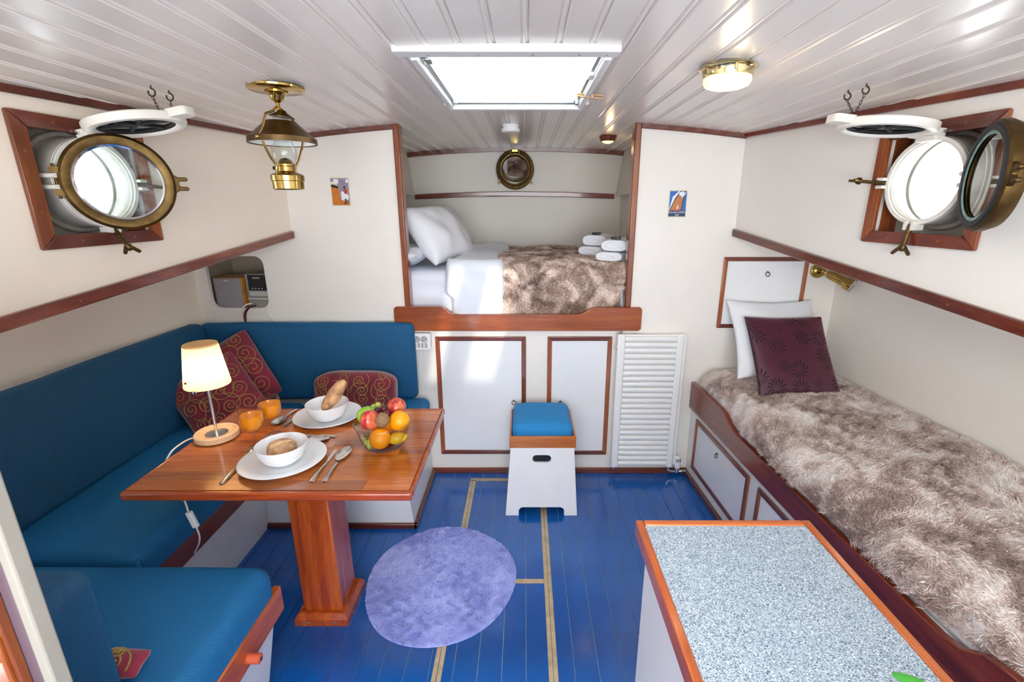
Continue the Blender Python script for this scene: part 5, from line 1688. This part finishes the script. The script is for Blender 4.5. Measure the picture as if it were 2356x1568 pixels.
# ================================================================== niche: speaker, stereo and leads
sp_ = thing('speaker', (-1.55, 2.57, .965), 'grey fronted wooden speaker in the bulkhead niche', 'speaker')
Mq = Matrix.Translation((-1.555, 2.530, .965)) @ Matrix.Rotation(rad(-8), 4, 'Z')
MB().box(-.080, .080, -.055, .09, .0005, .165).xf(Mq).build('cabinet', 'speaker_wood', sp_, bevel=.002)
MB().box(-.078, .078, -.061, -.0555, .003, .162).xf(Mq).build('front_cloth', 'speaker_cloth', sp_, bevel=.003)
MB().box(-.016, .012, -.0622, -.0612, .148, .153).xf(Mq).build('name_plate', 'stereo_lip', sp_)
st = thing('stereo', (-1.40, 2.54, .965), 'compact black and silver stereo in the bulkhead niche', 'stereo')
Ms = Matrix.Translation((-1.402, 2.525, .965)) @ Matrix.Rotation(rad(-5), 4, 'Z')
MB().box(-.066, .066, -.05, .10, .0005, .185).xf(Ms).build('case', 'stereo_silver', st, bevel=.003)
MB().box(-.050, .050, -.0535, -.0505, .098, .180).xf(Ms).build('display', 'plastic_black', st, bevel=.002)
MB().box(-.050, .050, -.0535, -.0505, .068, .094).xf(Ms).build('button_panel', 'stereo_lip', st, bevel=.002)
MB().box(-.060, .062, -.060, -.0505, .048, .062).xf(Ms).build('tray_lip', 'stereo_lip', st, bevel=.003)
MB().box(-.048, .052, -.0535, -.0505, .006, .044).xf(Ms).build('lower_panel', 'stereo_silver', st, bevel=.002)
for k in range(4):
    MB().box(-.030 + k * .017, -.025 + k * .017, -.0548, -.0537, .106, .111).xf(Ms).build('button', 'poster_white', st)
for k in range(2):
    MB().box(.054, .062, -.0525, -.0505, .128 + k * .018, .140 + k * .018).xf(Ms).build('side_button', 'stereo_lip', st)
text_part('SONY', .013, 'poster_white', st, lambda x, y, d: tuple(Ms @ Vector((x, -.0537 - d, .160 + y))), sx=1.15)
def curve_pts(P_, n_=24):
    P_ = [Vector(p) for p in P_]
    out = []
    for i in range(len(P_) - 1):
        a, b_, c, d = P_[max(i - 1, 0)], P_[i], P_[i + 1], P_[min(i + 2, len(P_) - 1)]
        for k in range(n_ // (len(P_) - 1)):
            t = k / (n_ // (len(P_) - 1))
            out.append(.5 * ((2 * b_) + (c - a) * t + (2 * a - 5 * b_ + 4 * c - d) * t * t + (3 * b_ - a - 3 * c + d) * t ** 3))
    out.append(P_[-1])
    return out
for k, (mt_, off, lab) in enumerate((('white_cord', (0, 0, 0), 'white lead arching out of the niche left of the stereo'), ('red_cord', (.012, .002, -.012), 'red lead hanging out of the stereo niche'), ('tawny_cord', (.016, .004, -.016), 'yellowish lead hanging out of the stereo niche'), ('black_cord', (.022, .0, -.010), 'thick black lead hanging out of the stereo niche'))):
    o3 = Vector(off)
    pts = curve_pts([Vector((-1.44, 2.455, .998)) + o3, Vector((-1.468, 2.438, .990)) + o3, Vector((-1.492, 2.434, .955)) + o3, Vector((-1.490, 2.436, .905)) + o3 * .6, Vector((-1.478, 2.438, .86))], 30)
    MB().tube(pts, .0032 if k else .004, 8).build('audio_lead', mt_, label=lab, cat='cable', group='leads from the niche')
pts = curve_pts([(-1.345, 2.455, .990), (-1.352, 2.437, .978), (-1.352, 2.437, .950), (-1.330, 2.438, .915), (-1.29, 2.438, .87)], 30)
MB().tube(pts, .0032, 8).build('audio_lead', 'white_cord', label='single white lead drooping from the right corner of the niche', cat='cable', group='leads from the niche')

# ================================================================== socket block
sb = thing('socket_block', (-.56, 2.42, .755), 'white multi-way socket block beside the blue back cushion', 'socket')
MB().prism(rrect(-.640, -.500, .757, .846, .010), slab_y, 2.405, YB).build('housing', 'plastic_white', sb, bevel=.003)
for x in (-.572, -.534):
    so = MB().lathe([(0, 2.4045), (.0135, 2.4045), (.016, 2.4046), (.0175, 2.403), (.0185, 2.4046)], 28, (x, 0, .815), axis='y').build('round_socket', 'stereo_lip', sb)
    for a in (90, 10, 215):
        p = (x + .0095 * math.cos(rad(a)), .815 + .0095 * math.sin(rad(a)))
        MB().lathe([(0, 2.4038), (.0024, 2.4038), (.0026, 2.4045)], 10, (p[0], 0, p[1]), axis='y').build('pin_hole', 'socket_hole', so)
for x in (-.582, -.563, -.544, -.525):
    so = MB().prism(rrect(x - .0065, x + .0065, .768, .796, .0062), slab_y, 2.4035, 2.405).build('flat_socket', 'stereo_lip', sb)
    for z in (.775, .790):
        MB().lathe([(0, 2.4028), (.002, 2.4028), (.0022, 2.4034)], 8, (x + .001, 0, z), axis='y').build('pin_hole', 'socket_hole', so)

# ================================================================== breakfast on the table
TT = TZ + .0004
# table lamp
tl_ = thing('table_lamp', (-1.098, 1.530, TT), 'lit table lamp with an opal shade and birch base', 'lamp')
C2 = (-1.098, 1.530, 0)
MB().lathe([(0, TT), (.062, TT), (.069, TT + .004), (.070, TT + .022), (.066, TT + .026), (.061, TT + .025), (.058, TT + .016), (0, TT + .016)], 56, C2).build('base', 'birch', tl_)
MB().lathe([(.036, TT + .016), (.036, TT + .018), (.012, TT + .020), (0, TT + .020)], 40, C2).build('base_disc', 'steel', tl_)
MB().tube([(-1.098, 1.530, TT + .018), (-1.104, 1.538, .905)], .0052, 14).build('stem', 'steel', tl_)
S2 = (-1.106, 1.545, 0)
shd = MB().lathe([(.0525, 1.040), (.0535, 1.034), (.0715, .900), (.0705, .897)], 56, S2).build('shade', 'lamp_opal', tl_)
MB().lathe([(.0, 1.042), (.030, 1.043), (.046, 1.046), (.051, 1.045), (.0528, 1.040), (.050, 1.036), (0, 1.036)], 48, S2).build('shade_cap', 'shade_cap', shd)
MB().lathe([(0, 0), (.007, 0), (.007, .010), (0, .012)], 14, axis='y').xf(Matrix.Translation((-1.098, 1.470, .900)) @ Matrix.Rotation(PI, 4, 'Z')).build('thumb_screw', 'steel', shd)
MB().lathe([(0, .0), (.004, .0), (.004, .003), (0, .003)], 12, axis='y').xf(Matrix.Translation((-1.135, 1.483, .924)) @ Matrix.Rotation(rad(180 - 25), 4, 'Z')).build('screw_hole', 'soil', shd)
point('table_lamp_bulb', (-1.106, 1.545, .962), 1.7, (1, .68, .36), .022)
# its flex with an in-line switch
cdp = curve_pts([(-1.166, 1.516, TT + .012), (-1.176, 1.48, TT + .012), (-1.184, 1.425, TT + .006), (-1.186, 1.385, TT - .02), (-1.182, 1.36, .60), (-1.150, 1.34, .50), (-1.135, 1.34, .487)], 48)
cd_ = MB().tube(cdp, .0028, 8).build('flex', 'white_cord', tl_, smooth=60)
cdp2 = curve_pts([(-1.13, 1.36, .60), (-1.125, 1.36, .555), (-1.118, 1.36, .50), (-1.116, 1.36, .44), (-1.128, 1.35, .392)], 30)
pa = Vector((-1.186, 1.385, TT - .02))
MB().tube(curve_pts([pa, (-1.165, 1.37, .64), (-1.128, 1.358, .575), (-1.116, 1.352, .520)], 30), .0028, 8).build('flex', 'white_cord', tl_, smooth=60)
rounded_box(.020, .014, .062, .004, 4).xf(Matrix.Translation((-1.104, 1.347, .495)) @ Matrix.Rotation(rad(-14), 4, 'Y')).build('flex_switch', 'plastic_white', tl_, smooth=60)
MB().tube(curve_pts([(-1.096, 1.346, .464), (-1.092, 1.345, .43), (-1.100, 1.345, .40), (-1.125, 1.35, .36)], 24), .0028, 8).build('flex', 'white_cord', tl_, smooth=60)
bpy.data.objects.remove(cd_)
MB().tube(curve_pts([(-1.166, 1.516, TT + .008), (-1.176, 1.48, TT + .012), (-1.183, 1.425, TT + .006), (-1.186, 1.385, TT - .02)], 30), .0028, 8).build('flex', 'white_cord', tl_, smooth=60)

# plates and bowls
def plate(label, x, y, r_):
    return MB().lathe([(0, TT), (r_ * .55, TT), (r_ * .62, TT + .003), (r_ * .97, TT + .014), (r_, TT + .016), (r_ * .985, TT + .0175), (r_ * .66, TT + .008), (r_ * .60, TT + .0055), (0, TT + .005)], 72, (x, y, 0)).build('plate', 'porcelain', label=label, cat='plate', group='white breakfast plates', smooth=50)
def bowl(label, x, y, z, r_, h_):
    return MB().lathe([(0, z), (r_ * .42, z), (r_ * .46, z + .003), (r_ * .54, z + .005), (r_ * .82, z + h_ * .38), (r_ * .96, z + h_ * .76), (r_, z + h_ - .001), (r_ * .985, z + h_), (r_ * .955, z + h_ * .92), (r_ * .78, z + h_ * .38), (r_ * .48, z + .010), (0, z + .008)], 72, (x, y, 0)).build('bowl', 'porcelain', label=label, cat='bowl', group='white breakfast bowls', smooth=50)
plate('white plate nearest the table front under the bowl with the round roll', -.780, 1.364, .131)
bowl('white bowl holding the round bread roll', -.772, 1.350, TT + .0058, .0775, .068)
plate('white plate at the far side of the table by the pillow', -.768, 1.694, .126)
bowl('white bowl holding the upright bread piece', -.756, 1.670, TT + .0058, .078, .068)
# bread
def loaf(label, M, a, b_, c, seed, slash=True):
    root = thing('bread_roll', M.translation - Vector((0, 0, c)), label, 'bread')
    def bump(d):
        k = 1 + .06 * noise.noise(d * 2 + Vector((seed, 0, 0)))
        if d.z > .3: k -= .10 * math.exp(-((d.y - .15 * d.x) / .16) ** 2)
        k += .025 * noise.noise(d * 7 + Vector((0, seed, 0)))
        return k * (1 - .12 * abs(d.x) ** 4)
    MB().ball((0, 0, 0), (a, b_, c), 40, 24, bump).xf(M).build('crust', 'bread_crust', root, smooth=80)
    sl_ = [[M @ Vector((a * .62 * math.sin(s), b_ * (.15 * math.sin(s) + w_ * math.cos(s)), c * (.93 * math.sqrt(max(.05, 1 - (.62 * math.sin(s)) ** 2)) - .06 * abs(w_) / .2 + .02))) for w_ in (-.2, -.1, 0, .1, .2)] for s in [-1.5 + 3 * i / 14 for i in range(15)]]
    MB().grid(sl_).build('slash', 'bread_slash', root, smooth=80, recalc=False)
    return root
loaf('round brown bread roll in the near bowl', place((-.775, 1.355, .752), 18, 0, 35), .050, .034, .029, 3)
loaf('long brown bread piece standing up in the far bowl', place((-.726, 1.672, .803), 0, -52, 14) , .082, .034, .026, 8)

# wine glasses with juice
def wine(label, x, y, seed):
    root = thing('wine_glass', (x, y, TT), label, 'glass', 'stemmed glasses of orange juice')
    z = TT
    MB().lathe([(0, z), (.031, z), (.032, z + .0015), (.026, z + .004), (.008, z + .008), (.005, z + .014), (.0045, z + .056), (.007, z + .062), (.020, z + .068), (.031, z + .082), (.0365, z + .100), (.0375, z + .114), (.036, z + .136), (.0347, z + .147), (.0343, z + .1485), (.0339, z + .147)], 56, (x, y, 0)).build('glass', 'clear_glass', root, smooth=60)
    MB().lathe([(0, z + .0672), (.0185, z + .0705), (.0295, z + .0835), (.035, z + .1002), (.0361, z + .114), (.0358, z + .124), (0, z + .124)], 48, (x, y, 0)).build('juice', 'juice', root, smooth=50)
wine('glass of orange juice next to the near plate', -.916, 1.452, 1)
wine('glass of orange juice further back, closer to the far plate', -.905, 1.548, 2)

# cutlery
def flat(name, label, p0, p1, kind, cat, z=None, lift=0):
    z = TT if z is None else z
    a = Vector((p0[0], p0[1], 0)); b_ = Vector((p1[0], p1[1], 0))
    d = b_ - a
    L_ = d.length
    ang = math.atan2(d.y, d.x)
    root = thing(name, (p0[0], p0[1], z), label, cat, 'stainless cutlery')
    M = Matrix.Translation((p0[0], p0[1], z)) @ Matrix.Rotation(ang, 4, 'Z') @ Matrix.Rotation(-lift, 4, 'Y')
    hl = L_ * .56
    def handle(wm=.0075):
        P = []
        for i in range(15):
            t = i / 14
            x = hl * t
            w_ = wm * (1 - .62 * t ** .8) + .0008
            if t < .06: w_ *= .75 + t / .06 * .25
            zz = .0012 + .006 * math.sin(PI * t) * .8
            P.append([(x, -w_, zz), (x, -w_ * .55, zz + .0016), (x, 0, zz + .0021), (x, w_ * .55, zz + .0016), (x, w_, zz), (x, 0, zz - .0011), (x, -w_, zz)])
        m_ = MB().grid(P)
        m_.add(P[0][:6], [(0, 1, 2, 3, 4, 5)]); m_.add(P[-1][:6], [(5, 4, 3, 2, 1, 0)])
        return m_
    handle().xf(M).build('handle', 'steel', root, smooth=60)
    if kind == 'spoon':
        bl = L_ - hl
        P = []
        for i in range(15):
            t = i / 14
            x = hl - .006 + (bl + .006) * t
            w_ = max(.0012, .0215 * math.sqrt(max(0, 1 - ((t - .58) / .58) ** 2 if t < .58 else 1 - ((t - .58) / .42) ** 2))) if t > .05 else .003
            row = []
            for k in range(9):
                s = -1 + k / 4
                row.append((x, w_ * s, .0075 - .0065 * math.sin(PI * min(1, t * 1.02)) * (1 - s * s) - .0015 * t))
            P.append(row)
        m_ = MB().grid(P)
        m_.grid([[(p[0], p[1], p[2] - .0009) for p in r_][::-1] for r_ in P])
        m_.xf(M).build('spoon_bowl', 'steel', root, smooth=60)
    elif kind == 'knife':
        MB().prism([(hl - .004, -.003), (hl + .012, -.0065), (L_ - .02, -.0075), (L_, -.001), (L_ - .012, .006), (hl + .012, .0055), (hl - .004, .003)], slab_z, .0010, .0026).xf(M).build('blade', 'steel', root)
    else:
        ts = hl + (L_ - hl) * .42
        m_ = MB().prism([(hl - .004, -.0022), (hl + .010, -.004), (hl + .022, -.010), (ts, -.011), (ts, .011), (hl + .022, .010), (hl + .010, .004), (hl - .004, .0022)], slab_z, .0020, .0036)
        m_.xf(M).build('neck', 'steel', root)
        for k in range(4):
            y = -.0095 + k * .0063
            MB().prism([(ts - .001, y - .0016), (L_, y - .0008), (L_, y + .0008), (ts - .001, y + .0016)], slab_z, .0022, .0036).xf(M).build('tine', 'steel', root)
    return root
flat('table_knife', 'steel knife right of the near plate', (-.640, 1.246), (-.640, 1.445), 'knife', 'knife')
flat('table_spoon', 'steel spoon at the right of the near place setting', (-.602, 1.248), (-.604, 1.458), 'spoon', 'spoon')
flat('table_fork', 'fork left of the near plate catching lamp light', (-.903, 1.234), (-.914, 1.420), 'fork', 'fork')
flat('table_spoon', 'steel spoon left of the far place setting', (-.927, 1.772), (-.944, 1.622), 'spoon', 'spoon')
flat('table_knife', 'steel knife at the left edge of the far plate', (-.890, 1.772), (-.906, 1.596), 'knife', 'knife')
flat('dessert_fork', 'small fork laid crosswise behind the near bowl', (-.676, 1.532), (-.815, 1.544), 'fork', 'fork')
flat('dessert_spoon', 'small spoon laid crosswise behind the near bowl', (-.838, 1.520), (-.692, 1.512), 'spoon', 'spoon')

# ---- fruit bowl
FB = (-.487, 1.478)
fz = TT
MB().lathe([(0, fz), (.060, fz), (.066, fz + .004), (.070, fz + .012), (.083, fz + .050), (.091, fz + .078), (.0945, fz + .084), (.0955, fz + .088), (.0935, fz + .0905), (.0905, fz + .087)], 72, (FB[0], FB[1], 0)).build('fruit_bowl', 'bowl_glass', label='clear glass bowl full of fruit', cat='bowl', smooth=60)
def apple(label, c, r_, mat, M=None, stem=True):
    root = thing('apple', (c[0], c[1], c[2] - r_), label, 'apple', 'fruit in the glass bowl')
    def sh(d):
        k = 1 - .28 * math.exp(-((1 - d.z) / .10)) - .20 * math.exp(-((1 + d.z) / .06))
        return k * (1 - .06 * (1 - d.z) / 2)
    T_ = Matrix.Translation(c) @ (M or Matrix())
    MB().ball((0, 0, 0), (r_, r_, r_ * .93), 32, 22, sh).xf(T_).build('flesh', mat, root, smooth=80)
    if stem:
        MB().tube([T_ @ Vector((0, 0, r_ * .62)), T_ @ Vector((.001, .001, r_ * .85)), T_ @ Vector((.005, .002, r_ * 1.10))], [.0012, .001, .0014], 6).build('stem', 'stalk', root)
    return root
def ball_fruit(name, label, c, r_, mat, cat, M=None, fn=None, nub=None):
    rr = r_ if hasattr(r_, '__len__') else (r_,) * 3
    root = thing(name, (c[0], c[1], c[2] - rr[2]), label, cat, 'fruit in the glass bowl')
    T_ = Matrix.Translation(c) @ (M or Matrix())
    MB().ball((0, 0, 0), rr, 32, 20, fn).xf(T_).build('skin', mat, root, smooth=80)
    if nub:
        MB().lathe([(0, .0012), (.0022, .0014), (.003, .0006), (.0042, -.0004)], 10).xf(T_ @ nub).build('navel', 'stalk', root)
    return root
def R_(x=0, y=0, z=0): return Matrix.Rotation(rad(z), 4, 'Z') @ Matrix.Rotation(rad(y), 4, 'Y') @ Matrix.Rotation(rad(x), 4, 'X')
ball_fruit('orange', 'orange low at the front of the glass bowl', (-.487, 1.437, .7445), .0355, 'orange_peel', 'orange')
ball_fruit('orange', 'orange on top at the right of the glass bowl', (-.428, 1.478, .790), .0350, 'orange_peel', 'orange')
ball_fruit('orange', 'orange at the bottom rear of the glass bowl', (-.495, 1.515, .7450), .0350, 'orange_peel', 'orange')
ball_fruit('lemon', 'yellow lemon at the lower right of the glass bowl', (-.436, 1.462, .7335), (.030, .021, .021), 'lemon_peel', 'lemon', R_(0, -10, 20), lambda d: 1 + .12 * abs(d.x) ** 10)
apple('red apple at the front left of the glass bowl', (-.520, 1.452, .806), .0345, 'apple_red', R_(35, 62, 0), False)
apple('green apple at the left of the glass bowl', (-.548, 1.502, .800), .0340, 'apple_green', R_(-30, -40, 0))
apple('red apple with a stalk at the back right of the glass bowl', (-.455, 1.545, .812), .0345, 'apple_red', R_(18, -8, 0))
ball_fruit('kiwi', 'brown kiwi on top at the front of the glass bowl', (-.474, 1.440, .811), (.0235, .0235, .029), 'kiwi_skin', 'kiwi', R_(32, 22, 0), None, Matrix.Translation((0, 0, .029)))
def grapes(label, c, pts, r_, mat, seed):
    root = thing('grapes', c, label, 'grapes', 'fruit in the glass bowl')
    rnd_ = random.Random(seed)
    for p in pts:
        q = Vector(c) + Vector(p)
        MB().ball(q, (r_, r_, r_ * 1.12), 16, 10).build('grape', mat, root, smooth=80)
        MB().tube([q + Vector((0, 0, r_)), Vector(c) + Vector((.004, .004, .030))], .0009, 5).build('stalk', 'stalk', root)
    MB().tube([Vector(c) + Vector((.006, -.012, -.004)), Vector(c) + Vector((.004, .004, .026)), Vector(c) + Vector((.000, .010, .034))], .0013, 6).build('stalk', 'stalk', root)
    return root
grapes('bunch of dark red grapes in the middle of the glass bowl', (-.494, 1.508, .806), [(-.016, -.004, .010), (-.012, -.012, -.004), (.008, -.006, .016), (.010, -.014, .002), (.000, .010, .008), (.020, -.008, -.006), (-.004, -.014, -.016)], .0105, 'grape_red', 1)
grapes('few pale green grapes behind the green apple', (-.528, 1.545, .806), [(-.006, -.004, .006), (.010, -.006, .014), (.004, .010, -.004)], .0105, 'grape_green', 2)
grapes('pale green grapes low at the front left inside the glass bowl', (-.531, 1.446, .724), [(-.004, -.006, .004), (.009, -.010, .010), (.008, -.014, -.006), (-.014, .008, .006)], .0095, 'grape_green', 3)
